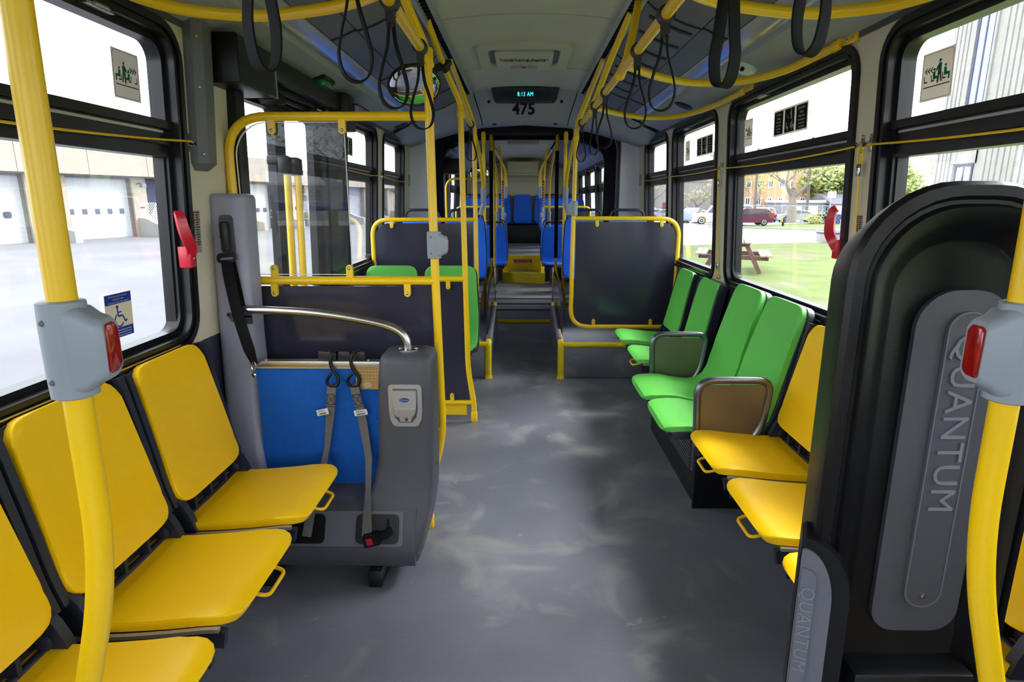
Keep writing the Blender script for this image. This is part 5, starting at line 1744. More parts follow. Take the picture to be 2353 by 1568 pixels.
aisle_sticker(1, 1.963, 1.83, 0.142, 0.140, 'grey sticker with green passengers moving back, on the right window nearest the camera')
aisle_sticker(1, 3.505, 1.826, 0.122, 0.142, 'grey sticker with green passengers, beside the black courtesy sign above the picnic table view')
aisle_sticker(1, 4.745, 1.826, 0.122, 0.142, 'small grey sticker with green passengers, on the third right window')
aisle_sticker(-1, 1.924, 1.827, 0.126, 0.138, 'grey sticker with green passengers moving back, on the near left window')
def courtesy(side, y, z, wd, h, label):
    o, r, u = glass_flat(side, y, z)
    fl = Flat(o, r, u)
    fl.rr(-wd / 2, wd / 2, -h / 2, h / 2, 0.001, 0, 0.0006)
    t = tag(fl.build('courtesy_sign', M['sticker']), label, 'sign', 'black courtesy seating signs')
    ps = [(-0.475, -0.205), (-0.150, 0.130), (0.185, 0.475)]
    for a, b in ps:
        fl = Flat(o, r, u)
        fl.rr(a * wd, b * wd, -h * 0.43, h * 0.43, 0.001, 0.0006, 0.0012)
        fl.build('black_panel', M['black_ink'], t)
    n = r.cross(u)
    def lines(xc, L, sizes):
        zz = h * 0.40
        for s_, tx in zip(sizes, L):
            zz -= s_ * 0.5
            text('lettering', tx, s_ * 0.92, o + r * (xc * wd) + u * zz + n * 0.0014, r, u, M['white_ink'], t, ext=0.0002, sx=0.80)
            zz -= s_ * 0.5
    lines(-0.335, ['Courtesy', 'Seating', 'Please offer', 'your seat to', 'passengers', 'in need'], [h * 0.155, h * 0.155, h * 0.122, h * 0.122, h * 0.122, h * 0.122])
    lines(0.33, ['Sièges faciles', 'd\'accès', 'Veuillez offrir', 'votre siège aux', 'personnes qui', 'en ont besoin'], [h * 0.15, h * 0.15, h * 0.125, h * 0.125, h * 0.125, h * 0.125])
    fl = Flat(o, r, u)
    man(fl, 0.045 * wd, h * 0.02, h * 0.40, 0.0012, 0.0018, -1)
    seated(fl, -0.09 * wd, -h * 0.40, h * 0.44, 0.0012, 0.0018, 1)
    seated(fl, 0.07 * wd, -h * 0.38, h * 0.48, 0.0012, 0.0018, 1)
    seated(fl, 0.03 * wd, -h * 0.38, h * 0.36, 0.0012, 0.0018, 1)
    chair(fl, -0.045 * wd, h * 0.01, h * 0.46, 0.0012, 0.0018, 1)
    fl.build('pictogram', M['white_ink'], t)
courtesy(1, 2.98, 1.828, 0.365, 0.122, 'black Courtesy Seating sign on the second right window, largest in view')
courtesy(1, 4.32, 1.828, 0.365, 0.126, 'black Courtesy Seating sign on the third right window, smaller in view')
courtesy(-1, 4.26, 1.828, 0.30, 0.122, 'black Courtesy Seating sign on the far left window, seen through the clear partition')
# wheelchair sticker
o, r, u = glass_flat(-1, 1.785, 1.12)
fl = Flat(o, r, u)
fl.rr(-0.062, 0.062, -0.0685, 0.0685, 0.001, 0, 0.0006)
wsk = tag(fl.build('wheelchair_sticker', mat('cream_sticker', rgb(226, 216, 190), 0.6)), 'blue and cream wheelchair sticker on the near left window', 'sticker')
fl = Flat(o, r, u)
fl.rr(-0.060, 0.060, 0.037, 0.067, 0.0005, 0.0006, 0.001)
fl.build('blue_band', M['blue_ink'], wsk)
fl = Flat(o, r, u)
fl.rr(-0.060, 0.060, -0.067, -0.037, 0.0005, 0.0006, 0.001)
fl.build('blue_band', M['blue_ink'], wsk)
fl = Flat(o, r, u)
fl.disc(-0.008, 0.027, 0.0055, 0.0006, 0.001)
fl.line([(-0.008, 0.022), (-0.006, -0.002), (0.014, -0.002), (0.026, -0.022), (0.034, -0.018)], 0.0055, 0.0006, 0.001)
fl.line([(-0.007, 0.010), (0.010, 0.010)], 0.004, 0.0006, 0.001)
arc = [(-0.002 + 0.020 * math.cos(math.radians(a)), -0.014 + 0.020 * math.sin(math.radians(a))) for a in range(120, 345, 15)]
fl.line(arc, 0.0048, 0.0006, 0.001)
fl.build('wheelchair_symbol', M['blue_ink'], wsk)
n = r.cross(u)
for k, tx in enumerate(('This bus has two ways to secure your', 'wheelchair or scooter', 'The operator is ready to help - please ask')):
    text('lettering', tx, 0.0068, o + u * (0.060 - 0.009 * k) + n * 0.0012, r, u, M['white_ink'], wsk, ext=0.0001, sx=0.82)
fl = Flat(o + n * 0.0010, r, u)
for k in range(3):
    q = -0.05
    while q < 0.045:
        w_ = 0.004 + 0.004 * random.random()
        fl.rr(q, q + w_, -0.0475 - 0.008 * k, -0.0445 - 0.008 * k, 0.0003, 0, 0.0003)
        q += w_ + 0.002
fl.build('print', M['white_ink'], wsk)
# small printed notices on the pillars
for side, y, z, wd, h, lab in ((-1, 2.165, 1.352, 0.062, 0.15, 'small grey printed notice on the cream pillar beside the left window'), (1, 2.232, 1.35, 0.04, 0.12, 'small grey printed notice on the cream pillar behind the vertical pull cord')):
    o = Vector((side * (wx(z) - 0.001), y, z))
    r, u = Vector((0, -side, 0)), Vector((-side * 0.05, 0, 1)).normalized()
    fl = Flat(o, r, u)
    fl.rr(-wd / 2, wd / 2, -h / 2, h / 2, 0.001, 0, 0.0008)
    t = tag(fl.build('notice', M['sticker'] if False else mat('grey_notice', rgb(158, 148, 144), 0.6)), lab, 'notice')
    fl = Flat(o + r.cross(u) * 0.0009, r, u)
    for c_ in (-1, 1):
        for k in range(14):
            fl.rr(c_ * wd * 0.23 - wd * 0.19, c_ * wd * 0.23 + wd * (0.19 - 0.06 * ((k * 7) % 3)), h * 0.44 - k * h * 0.058, h * 0.44 - k * h * 0.058 + h * 0.03, 0.0002, 0, 0.0003)
    fl.build('print', M['brown_ink'], t)

# ================================================================ pull cords, handles and other wall fittings
def cord_loop(mb, p0, p1, sag):
    p0, p1 = Vector(p0), Vector(p1)
    pts = []
    for i in range(13):
        k = i / 12
        p = p0.lerp(p1, k)
        p.z -= sag * 4 * k * (1 - k)
        pts.append(p)
    mb.tube(pts, 0.0034, 8)
for side in (1, -1):
    xc = side * 1.165
    t = thing('pull_cord', (xc, 3.0, 1.64), 'yellow pull cord strung along the %s' % ('right windows with drop cords on the pillars' if side > 0 else 'near left window up to the grey duct'), 'pull cord')
    mb = MB()
    if side > 0:
        for a, b, za, zb, sg in ((-0.9, 0.36, 1.652, 1.652, 0.02), (0.36, 2.20, 1.652, 1.650, 0.025), (2.25, 3.765, 1.650, 1.650, 0.012), (3.80, 5.06, 1.650, 1.652, 0.008), (5.06, 6.32, 1.652, 1.664, 0.014)):
            cord_loop(mb, (xc, a, za), (xc, b, zb), sg)
    else:
        for a, b, za, zb, sg in ((-0.9, 0.36, 1.652, 1.652, 0.02), (0.36, 2.15, 1.652, 1.660, 0.028)):
            cord_loop(mb, (xc, a, za), (xc, b, zb), sg)
    cd_ = mb.build('cord', M['yellow'], t)
    for y in ((0.36, 2.20, 2.25, 3.765, 3.80, 5.06) if side > 0 else (0.36, 2.155)):
        mb = MB()
        xs = sorted((side * 1.188, side * 1.178))
        mb.box(xs[0], xs[1], y - 0.012, y + 0.012, 1.625, 1.690, 0.003)
        mb.ring(lambda u, v, d: Vector((side * 1.178 - side * d, y + u, 1.652 + v)), [(0.010 * math.cos(k * PI / 5), 0.010 * math.sin(k * PI / 5)) for k in range(10)], [(0.006 * math.cos(k * PI / 5), 0.006 * math.sin(k * PI / 5)) for k in range(10)], 0, 0.022)
        mb.screw((side * 1.178, y, 1.680), (-side, 0, 0), 0.004)
        mb.screw((side * 1.178, y, 1.632), (-side, 0, 0), 0.004)
        mb.build('guide_bracket', M['chrome'], t)
    if side > 0:
        for y in (2.225, 3.783):
            mb = MB()
            x = 1.160
            xb = 1.196
            mb.tube(spline([(x, y, 1.648), (x + 0.002, y - 0.016, 1.625), (x + 0.003, y - 0.014, 1.60), (x + 0.004, y, 1.578), (x + 0.003, y + 0.014, 1.60), (x + 0.002, y + 0.016, 1.625), (x, y, 1.648)], 5), 0.0034, 8)
            mb.tube([(x + 0.004, y, 1.58), (xb, y, 1.06)], 0.0034, 8)
            mb.tube(spline([(xb, y, 1.06), (xb, y - 0.016, 1.02), (xb, y, 0.995), (xb, y + 0.016, 1.02), (xb, y, 1.06)], 5), 0.0034, 8)
            dc = mb.build('drop_cord', M['yellow'], t)
            mb = MB()
            mb.box(x - 0.002, x + 0.010, y - 0.011, y + 0.011, 1.545, 1.588, 0.002)
            mb.box(xb - 0.006, xb + 0.006, y - 0.011, y + 0.011, 1.045, 1.085, 0.002)
            mb.box(xb - 0.002, xb + 0.01, y - 0.03, y - 0.004, 0.985, 1.005, 0.003)
            mb.build('crimp', M['chrome'], dc)
        mb = MB()
        mb.box(1.165, 1.20, 6.28, 6.345, 1.61, 1.72, 0.004)
        mb.build('end_switch', M['gray_light'], t)
t = thing('pull_cord', (-1.165, 5.0, 1.65), 'thin yellow pull cord along the far left windows, behind the clear partition', 'pull cord')
mb = MB()
for a, b, sg in ((4.02, 5.06, 0.012), (5.06, 6.30, 0.025)):
    cord_loop(mb, (-1.165, a, 1.66), (-1.165, b, 1.66), sg)
mb.build('cord', M['yellow'], t)
mb = MB()
mb.box(-1.188, -1.165, 5.045, 5.075, 1.63, 1.69, 0.003)
mb.build('guide_bracket', M['chrome'], t)
mb = MB()
mb.box(-1.20, -1.165, 6.28, 6.345, 1.61, 1.72, 0.004)
mb.build('end_switch', M['gray_light'], t)

for side, y, lab, z0 in ((-1, 2.085, 'red emergency window release handle on the near left window', 1.245), (1, 2.345, 'red emergency window release handle on the second right window', 1.255)):
    t = thing('emergency_handle', (side * 1.19, y, z0), lab, 'emergency handle', 'red window release handles')
    e = side
    mb = MB()
    pl = spline([(side * 1.180, y, z0 + 0.025), (side * 1.168, y + e * 0.012, z0 + 0.055), (side * 1.164, y + e * 0.034, z0 + 0.085), (side * 1.168, y + e * 0.046, z0 + 0.125), (side * 1.174, y + e * 0.048, z0 + 0.165), (side * 1.184, y + e * 0.040, z0 + 0.178)], 5)
    n = len(pl)
    mb.strap(pl, (-side * 0.6, 0.8, 0), [0.030 + 0.008 * math.sin(PI * i / (n - 1)) - 0.006 * i / n for i in range(n)], 0.014)
    mb.build('lever', M['red'], t)
    mb = MB()
    xs = sorted((side * 1.172, side * 1.215))
    mb.box(xs[0], xs[1], y - 0.017, y + 0.017, z0 - 0.012, z0 + 0.062, 0.004)
    mb.build('mount', M['red'], t)
    mb = MB()
    mb.screw((side * 1.172, y + 0.006, z0 + 0.02), (-side, 0, 0), 0.005)
    mb.build('screw', M['steel'], t)

# grey duct on the left pillar
DU = thing('wall_duct', (-1.18, 2.22, 1.56), 'grey vertical wall duct on the pillar between the near left window and the door', 'duct')
mb = MB()
ls = []
for z, y0, y1, dp in ((1.565, 2.185, 2.255, 0.022), (1.59, 2.165, 2.285, 0.044), (1.80, 2.165, 2.285, 0.048), (2.05, 2.165, 2.285, 0.05)):
    ls.append([(-wx(z) + a, b, z) for a, b in ((0, y0), (dp * 0.6, y0), (dp, y0 + 0.035), (dp, y1 - 0.025), (dp * 0.7, y1), (0, y1))])
mb.loops(ls)
mb.build('cover', M['gray'], DU, smooth=25)
for z in (2.0, 1.84, 1.62):
    mb = MB()
    mb.screw((-wx(z) + 0.038, 2.182, z), (0.7, -0.7, 0), 0.005)
    mb.build('screw', M['steel'], DU)
mb = MB()
mb.lathe((-1.138, 2.215, 1.660), (1, 0, 0), ((0.016, -0.002), (0.016, 0.002), (0.012, 0.003)), 14)
mb.build('cord_hole', M['black'], DU)

# black box, door gear and green lamp over the door
mb = MB()
mb.box(-1.20, -1.045, 2.30, 2.64, 1.875, 2.045, 0.006)
BX = mb.build('sign_box', M['black_satin'])
tag(BX, 'black box hanging high on the left wall beside the grey duct', 'box')
mb = MB()
mb.box(-1.046, -1.042, 2.31, 2.635, 1.88, 2.04)
mb.build('face', M['black'], BX)
mb = MB()
mb.box(-1.048, -1.040, 2.632, 2.642, 1.872, 2.045)
mb.build('metal_corner', M['alu'], BX)
DG = thing('door_mechanism', (-1.1, 3.1, 1.9), 'black door opening gear with arms above the left door', 'door gear')
mb = MB()
mb.box(-1.19, -1.06, 2.68, 3.62, 1.955, 2.05, 0.008)
mb.build('motor_cover', M['black'], DG)
mb = MB()
mb.box(-1.16, -1.10, 2.80, 3.30, 1.925, 1.955, 0.004)
mb.tube([(-1.13, 2.80, 1.915), (-1.13, 3.38, 1.915)], 0.012, 10)
mb.build('slide_rod', M['black_satin'], DG)
for y in (2.75, 3.22):
    mb = MB()
    mb.loops([[(x, y, 1.92), (x, y + 0.13, 1.92), (x, y + 0.13, 1.885), (x, y + 0.03, 1.875), (x, y, 1.89)] for x in (-1.17, -1.10)])
    mb.build('arm_bracket', M['black_satin'], DG)
mb = MB()
mb.lathe((-1.11, 3.45, 1.93), (1, 0, 0), ((0.02, 0), (0.02, 0.02), (0.01, 0.03)), 12)
mb.tube([(-1.13, 3.40, 1.94), (-1.09, 3.5, 1.93), (-1.12, 3.56, 1.92)], 0.006, 8)
mb.build('linkage', M['steel'], DG)
GB = thing('exit_lamp', (-1.07, 3.4, 2.03), 'small green lens lamp above the left door', 'lamp')
mb = MB()
mb.box(-1.10, -1.035, 3.27, 3.42, 2.035, 2.068, 0.005)
mb.build('lens', M['green_glass'], GB)
mb = MB()
mb.box(-1.11, -1.03, 3.26, 3.43, 2.066, 2.085)
mb.build('mount', M['black'], GB)
mb = MB()
mb.box(-1.17, -0.99, 3.72, 4.02, 2.005, 2.015)
mb.box(-1.17, -1.02, 3.62, 3.78, 1.86, 2.06, 0.01)
tag(mb.build('door_gear_end_box', M['black']), 'black end box of the door gear above the dark door pillar', 'box')

# convex mirror hung from the left riser
CM = thing('convex_mirror', (-0.575, 3.42, 2.05), 'round convex safety mirror hanging from the left yellow riser, reflecting green seats', 'mirror')
ax = Vector((0.15, -0.57, -0.81)).normalized()
cc = Vector((-0.598, 3.40, 2.055))
mb = MB()
Rm = 0.135
mb.lathe(cc, ax, [(Rm, -0.004), (Rm, 0.002)] + [(Rm * math.cos(a * PI / 2 / 10), 0.002 + 0.026 * math.sin(a * PI / 2 / 10)) for a in range(1, 11)], 36)
mb.build('glass', M['mirror'], CM)
mb = MB()
mb.lathe(cc, ax, ((Rm - 0.01, -0.012), (Rm + 0.006, -0.008), (Rm + 0.008, 0.002), (Rm + 0.003, 0.009), (Rm - 0.003, 0.008)), 36)
mb.build('rim', M['black'], CM)
mb = MB()
mb.lathe((-0.452, 3.505, 2.172), (0.3, 0.78, -0.55), ((0.028, -0.022), (0.028, 0.022)), 14)
mb.loops([[(-0.455, 3.475, 2.19), (-0.52, 3.43, 2.155), (-0.545, 3.425, 2.125), (-0.52, 3.43, 2.115), (-0.455, 3.475, 2.15)], [(-0.455, 3.50, 2.19), (-0.52, 3.455, 2.155), (-0.545, 3.45, 2.125), (-0.52, 3.455, 2.115), (-0.455, 3.50, 2.15)]])
mb.lathe((-0.425, 3.49, 2.185), (0, -1, 0), ((0.018, -0.01), (0.018, 0.01), (0.006, 0.013)), 12)
mb.build('clamp_bracket', M['black'], CM)

# ceiling dome, speaker grilles
DC = thing('dome_camera', (1.04, 3.10, 2.07), 'white dome camera on the pale ledge above the right windows', 'camera')
mb = MB()
mb.lathe((1.045, 3.12, 2.092), (-0.32, 0, -0.95), ((0.058, 0), (0.058, 0.006), (0.052, 0.022), (0.040, 0.032), (0.02, 0.036), (0.001, 0.037)), 24)
mb.build('body', M['white'], DC)
mb = MB()
mb.lathe((1.012, 3.075, 2.068), (-0.6, -0.7, -0.5), ((0.010, -0.004), (0.010, 0.003), (0.003, 0.006)), 12)
mb.build('lens', M['black_ink'], DC)
for x, y, lab in ((1.05, 4.28, 'oval black speaker grille in the ledge above the right windows'), (-1.05, 5.35, 'oval black speaker grille in the ledge above the far left windows')):
    s_ = 1 if x > 0 else -1
    mb = MB()
    ax = Vector((-s_ * 0.37, 0, -0.93)).normalized()
    mb.lathe((x, y, 2.082), ax, ((0.062, -0.004), (0.062, 0.003), (0.058, 0.006), (0.001, 0.007)), 24)
    tag(mb.build('speaker_grille', M['grille']), lab, 'speaker')
# ================================================================ outside
def gz(x, y):
    return -0.32 if x < 0 else -0.32 - 0.014 * min(45, max(0, y - 18))
def ground_poly(name, pts, mt, dz=0.0):
    """flat-ish ground patch triangulated on a grid following the slope"""
    mb = MB()
    return mb
mb = MB()
ys = [-40, 0, 18, 30, 45, 63, 140]
xs = [0, 4, 30, 120]
V = [[mb.b.verts.new((x, y, gz(1, y))) for x in xs] for y in ys]
for a, b in zip(V, V[1:]):
    for i in range(len(xs) - 1):
        mb.face((a[i], a[i + 1], b[i + 1], b[i]))
tag(mb.build('lawn', M['grass'], smooth=60), 'green lawn with bare patches outside the right windows', 'grass', kind='stuff')
mb = MB()
mb.box(-90, 0.0, -40, 140, -0.6, -0.32)
tag(mb.build('yard', M['asphalt']), 'pale asphalt yard outside the left windows', 'yard')
def patch(name, near, far, mt, dz, label, cat):
    mb = MB()
    n = [Vector((x, y, gz(1, y) + dz)) for x, y in near]
    f = [Vector((x, y, gz(1, y) + dz)) for x, y in far]
    m_ = [a.lerp(b, 0.5) for a, b in zip(n, f)]
    for q in m_:
        q.z = gz(1, q.y) + dz
    bot = [p - Vector((0, 0, 0.06)) for p in n]
    mb.loops([bot, n, m_, f], (False, False), closed=False)
    return tag(mb.build(name, mt, smooth=60), label, cat)
patch('driveway', [(0.2, 21.0), (4.0, 24.4), (7.1, 26.5), (9.8, 27.5), (14.3, 29.1), (22, 32.5), (40, 38)], [(0.2, 92), (8, 92), (14, 80), (17.5, 52.3), (20.2, 47.4), (24, 40.5), (42, 44)], M['road'], 0.02, 'pale asphalt driveway between the lawn and the curb outside the right windows', 'driveway')
patch('parking_lot', [(2, 62), (17, 58), (25, 63.5), (34, 70)], [(2, 110), (22, 110), (34, 100), (50, 92)], M['road'], 0.025, 'asphalt parking lot with parked cars beyond the lawn', 'parking lot')
mb = MB()
pts = [(17.0, 55.5), (17.6, 52.6), (18.6, 51.0), (20.3, 47.6), (22.7, 42.9), (24.2, 40.2), (30, 39)]
mb.strap([(x, y, gz(1, y) + 0.07) for x, y in pts], (0.8, 0.5, 0), 0.3, 0.16)
tag(mb.build('curb', M['concrete']), 'pale concrete curb along the far side of the driveway', 'curb')

# ---- picnic table
PT = thing('picnic_table', (5.3, 16.3, -0.32), 'weathered wooden picnic table on the grass outside the right windows', 'picnic table')
A_ = Vector((5.36, 15.48, -0.32))
ex = Vector((0.86, -0.51, 0)).normalized()     # across the table
ey = Vector((0.32, 0.94, 0)).normalized()      # along the boards
def pt_(a, b, c):
    return A_ + ex * a + ey * b + Vector((0, 0, c))
def beam(mb, p, q, wv, w_, th):
    mb.strap([p, p.lerp(q, 0.5), q], wv, w_, th)
for k in range(5):
    mb = MB()
    x = -0.34 + 0.17 * k
    mb.strap([pt_(x, -0.25, 0.76), pt_(x, 0.8, 0.76), pt_(x, 1.75, 0.76)], ex, 0.145, 0.035)
    mb.build('top_board', M['wood_pale'], PT)
for s_ in (-1, 1):
    for k in range(2):
        mb = MB()
        x = s_ * (0.72 + 0.15 * k)
        mb.strap([pt_(x, -0.25, 0.45), pt_(x, 0.8, 0.45), pt_(x, 1.75, 0.45)], ex, 0.135, 0.035)
        mb.build('bench_board', M['wood_pale'], PT)
for b in (0.0, 1.45):
    for s_ in (-1, 1):
        mb = MB()
        beam(mb, pt_(s_ * 0.30, b, 0.74), pt_(s_ * 0.68, b, 0.0), ex, 0.10, 0.04)
        mb.build('leg', M['wood'], PT)
    mb = MB()
    beam(mb, pt_(-0.86, b + 0.04, 0.38), pt_(0.86, b + 0.04, 0.38), (0, 0, 1), 0.11, 0.04)
    mb.build('crossbeam', M['wood'], PT)
    mb = MB()
    beam(mb, pt_(-0.40, b + 0.04, 0.70), pt_(0.40, b + 0.04, 0.70), (0, 0, 1), 0.09, 0.04)
    mb.build('top_support', M['wood'], PT)
# ---- concrete bin/bench block
CB = thing('concrete_block', (14.9, 29.3, gz(1, 29.3)), 'speckled concrete block with a blue slatted lid at the edge of the driveway', 'block')
mb = MB()
mb.box(14.35, 15.45, 28.9, 29.9, gz(1, 29.3), gz(1, 29.3) + 0.42, 0.02)
mb.build('block', M['concrete'], CB)
mb = MB()
for k in range(5):
    mb.box(14.32 + k * 0.232, 14.53 + k * 0.232, 28.86, 29.94, gz(1, 29.3) + 0.42, gz(1, 29.3) + 0.48, 0.008)
mb.build('lid', M['bin_blue'], CB)
# ---- street sign, bollard, bins
SS = thing('street_sign', (27.1, 54.5, gz(1, 54.5)), 'white parking sign on a thin grey post beyond the driveway', 'sign')
mb = MB()
mb.tube([(27.13, 54.55, gz(1, 54.5)), (27.13, 54.55, 2.0)], 0.05, 8)
mb.build('post', M['fence'], SS)
mb = MB()
mb.box(26.78, 27.5, 54.47, 54.49, 1.72, 2.27, 0.005)
pn = mb.build('panel', M['white'], SS)
mb = MB()
for x in (26.97, 27.32):
    mb.ring(lambda u, v, d: Vector((x + u, 54.46 + d, 2.05 + v)), [(0.10 * math.cos(k * PI / 8), 0.10 * math.sin(k * PI / 8)) for k in range(16)], [(0.075 * math.cos(k * PI / 8), 0.075 * math.sin(k * PI / 8)) for k in range(16)], 0, 0.01)
mb.build('symbol', M['signred'], pn)
BO = thing('bollard', (25.2, 60.0, gz(1, 60)), 'short black bollard with a yellow cap on the grass by the maroon car', 'bollard')
mb = MB()
mb.tube([(25.3, 59.6, gz(1, 60)), (25.3, 59.6, gz(1, 60) + 0.72)], 0.11, 12)
mb.build('post', M['black'], BO)
mb = MB()
mb.box(25.14, 25.22, 59.5, 59.56, gz(1, 60) + 0.4, gz(1, 60) + 0.7)
mb.build('reflector', M['yellow'], BO)
for x, y, mt, lab in ((32.6, 67.0, 'black', 'black wheelie bin beside the blue bin by the garages'), (33.6, 66.1, 'bin_blue', 'blue wheelie bin in front of the brick-red garage door')):
    t = thing('wheelie_bin', (x, y, gz(1, y)), lab, 'bin')
    mb = MB()
    z = gz(1, y)
    mb.loops([[(x - a, y - a, z + h), (x + a, y - a, z + h), (x + a, y + a, z + h), (x - a, y + a, z + h)] for a, h in ((0.34, 0.0), (0.42, 0.95))])
    mb.build('body', M[mt], t)
    mb = MB()
    mb.box(x - 0.45, x + 0.45, y - 0.45, y + 0.47, z + 0.95, z + 1.03, 0.02)
    mb.build('lid', M[mt], t)
# ---- chain link fence
FE = thing('chain_link_fence', (29, 66, gz(1, 66)), 'galvanised chain link fence between the lawn and the garages', 'fence')
fa_, fb_ = Vector((22.0, 72.0, -0.95)), Vector((36.5, 60.0, -0.95))
L_ = (fb_ - fa_).length
fd = (fb_ - fa_).normalized()
Z_ = Vector((0, 0, 1))
for k in range(int(L_ / 2.0) + 1):
    mb = MB()
    p = fa_ + fd * (k * 2.0)
    mb.tube([p, p + Z_ * 1.95], 0.04, 8)
    mb.build('post', M['fence'], FE)
mb = MB()
mb.tube([fa_ + Z_ * 1.9, fb_ + Z_ * 1.9], 0.03, 8)
mb.build('top_rail', M['fence'], FE)
mb = MB()
for k in range(int(L_ / 0.28)):
    p = fa_ + fd * (k * 0.28)
    mb.strap([p, p + fd * 1.2 + Z_ * 1.9], fd, 0.012, 0.004)
    mb.strap([p + fd * 1.2, p + Z_ * 1.9], fd, 0.012, 0.004)
mb.build('mesh', M['fence'], FE, smooth=0)

# ---- cars
def car(x, y, ang, kind, paint, label, sc=1.0):
    z = gz(1, y) + 0.03
    t = thing('pickup_truck' if kind == 'pickup' else 'car', (0, 0, 0), label, 'car', 'parked cars')
    if kind == 'pickup':
        L, H, belt = 5.6, 1.95, 1.12
        top = [(-2.8, 1.05), (-0.75, 1.10), (-0.70, 1.80), (-0.55, 1.90), (0.75, 1.92), (0.95, 1.86), (1.45, 1.22), (2.65, 1.10), (2.80, 0.98)]
        glassp = [(-0.60, 1.18), (-0.52, 1.78), (0.78, 1.80), (1.28, 1.20)]
        wb, wr = (-1.75, 1.80), 0.42
    elif kind == 'suv':
        L, H = 4.6, 1.68
        top = [(-2.28, 0.95), (-2.22, 1.12), (-1.95, 1.50), (-1.6, 1.62), (0.2, 1.66), (0.55, 1.60), (1.15, 1.10), (2.1, 0.98), (2.28, 0.80)]
        glassp = [(-1.95, 1.12), (-1.72, 1.46), (0.25, 1.55), (0.98, 1.08)]
        wb, wr = (-1.38, 1.40), 0.36
    else:
        L, H = 4.6, 1.42
        top = [(-2.3, 0.82), (-2.2, 0.98), (-1.45, 1.04), (-0.75, 1.36), (-0.4, 1.42), (0.3, 1.41), (0.6, 1.34), (1.25, 0.98), (2.15, 0.86), (2.32, 0.70)]
        glassp = [(-1.25, 1.04), (-0.68, 1.32), (0.3, 1.34), (1.05, 0.99)]
        wb, wr = (-1.38, 1.42), 0.33
    hw_ = 0.92
    prof = [(-L / 2, 0.42)] + top + [(L / 2 + 0.02, 0.42), (L / 2 - 0.1, 0.28), (-L / 2 + 0.1, 0.28)]
    mb = MB()
    def wdt(zz):
        return hw_ - 0.02 - max(0, zz - 1.0) * 0.28 - max(0, 0.5 - zz) * 0.15
    ls = []
    for f_ in (-1, -0.93, -0.55, 0, 0.55, 0.93, 1):
        k = 1 - 0.05 * max(0, abs(f_) - 0.9) / 0.1
        ls.append([(u * k, f_ * wdt(v), 0.28 + (v - 0.28) * (1 - 0.03 * (abs(f_) > 0.95))) for u, v in prof])
    mb.loops(ls)
    mb.build('body', M[paint], t, smooth=35)
    for s_ in (-1, 1):
        mb = MB()
        mb.loops([[(u, s_ * (wdt(v) + d), v) for u, v in glassp] for d in (-0.03, 0.008)])
        mb.build('side_window', M['carglass'], t)
    mb = MB()
    fr_ = top[-3], top[-4]
    a, b = [q for q in top if q[1] == max(v for u, v in top)][0], None
    i = [k for k in range(len(top)) if top[k][0] > 0.5][0]
    p, q = top[i], top[i + 1]
    mb.loops([[(p[0] + (q[0] - p[0]) * s + 0.012, w_ * (wdt(p[1] + (q[1] - p[1]) * s) - 0.10), p[1] + (q[1] - p[1]) * s + 0.012) for s, w_ in ((0.08, -1), (0.08, 1), (0.92, 1), (0.92, -1))], [(p[0] + (q[0] - p[0]) * s, w_ * (wdt(p[1] + (q[1] - p[1]) * s) - 0.10), p[1] + (q[1] - p[1]) * s - 0.02) for s, w_ in ((0.08, -1), (0.08, 1), (0.92, 1), (0.92, -1))]])
    mb.build('windscreen', M['carglass'], t)
    for s_ in (-1, 1):
        for wx_ in wb:
            mb = MB()
            mb.lathe((wx_, s_ * (hw_ - 0.20), wr), (0, s_, 0), ((wr * 0.6, 0), (wr, 0.01), (wr, 0.19), (wr * 0.92, 0.215), (wr * 0.66, 0.22)), 20)
            wh = mb.build('wheel', M['tyre'], t)
            mb = MB()
            mb.lathe((wx_, s_ * (hw_ + 0.015), wr), (0, s_, 0), ((wr * 0.64, 0), (wr * 0.62, 0.01), (wr * 0.2, 0.0), (0.05, 0.012)), 20)
            mb.build('rim', M['silver'], wh)
        mb = MB()
        mb.box(-L / 2 - 0.02, -L / 2 + 0.16, s_ * 0.80 - 0.10, s_ * 0.80 + 0.10, 0.82, 1.02 if kind != 'suv' else 1.25, 0.02)
        mb.build('tail_light', M['red'], t)
        mb = MB()
        mb.box(L / 2 - 0.16, L / 2 + 0.03, s_ * 0.68 - 0.16, s_ * 0.68 + 0.16, 0.68, 0.84, 0.02)
        mb.build('headlight', M['chrome'], t)
    mb = MB()
    mb.box(L / 2 - 0.05, L / 2 + 0.035, -0.5, 0.5, 0.50, 0.86, 0.02)
    mb.build('grille', M['black'], t)
    t.location = (x, y, z)
    t.rotation_euler = (0, 0, ang)
    t.scale = (sc, sc, sc)
    return t
car(22.15, 60.6, PI - 0.04, 'suv', 'car_maroon', 'maroon SUV parked beyond the driveway, seen from its side')
car(20.4, 63.4, PI - 0.25, 'pickup', 'car_white', 'white pickup truck with a dark grille parked beside the maroon SUV')
car(18.95, 68.0, 1.15, 'suv', 'car_silver', 'silver SUV seen from behind, left of the white pickup truck')
car(20.0, 70.0, PI - 0.4, 'sedan', 'car_white', 'white sedan half hidden behind the white pickup truck')
car(19.4, 74.0, PI - 0.15, 'suv', 'car_navy', 'dark SUV parked behind the silver SUV')
car(16.9, 78.0, 2.7, 'sedan', 'car_white', 'white sedan at the far left of the parking lot, before the bare tree')
car(18.1, 76.0, 2.6, 'sedan', 'car_silver', 'pale silver sedan at the left of the parking lot, nearer than the white ones')
car(16.2, 84.0, 2.9, 'suv', 'car_white', 'white SUV at the far back left of the parking lot')
car(25.8, 71.5, PI, 'pickup', 'car_white', 'white pickup seen above the maroon SUV roof')
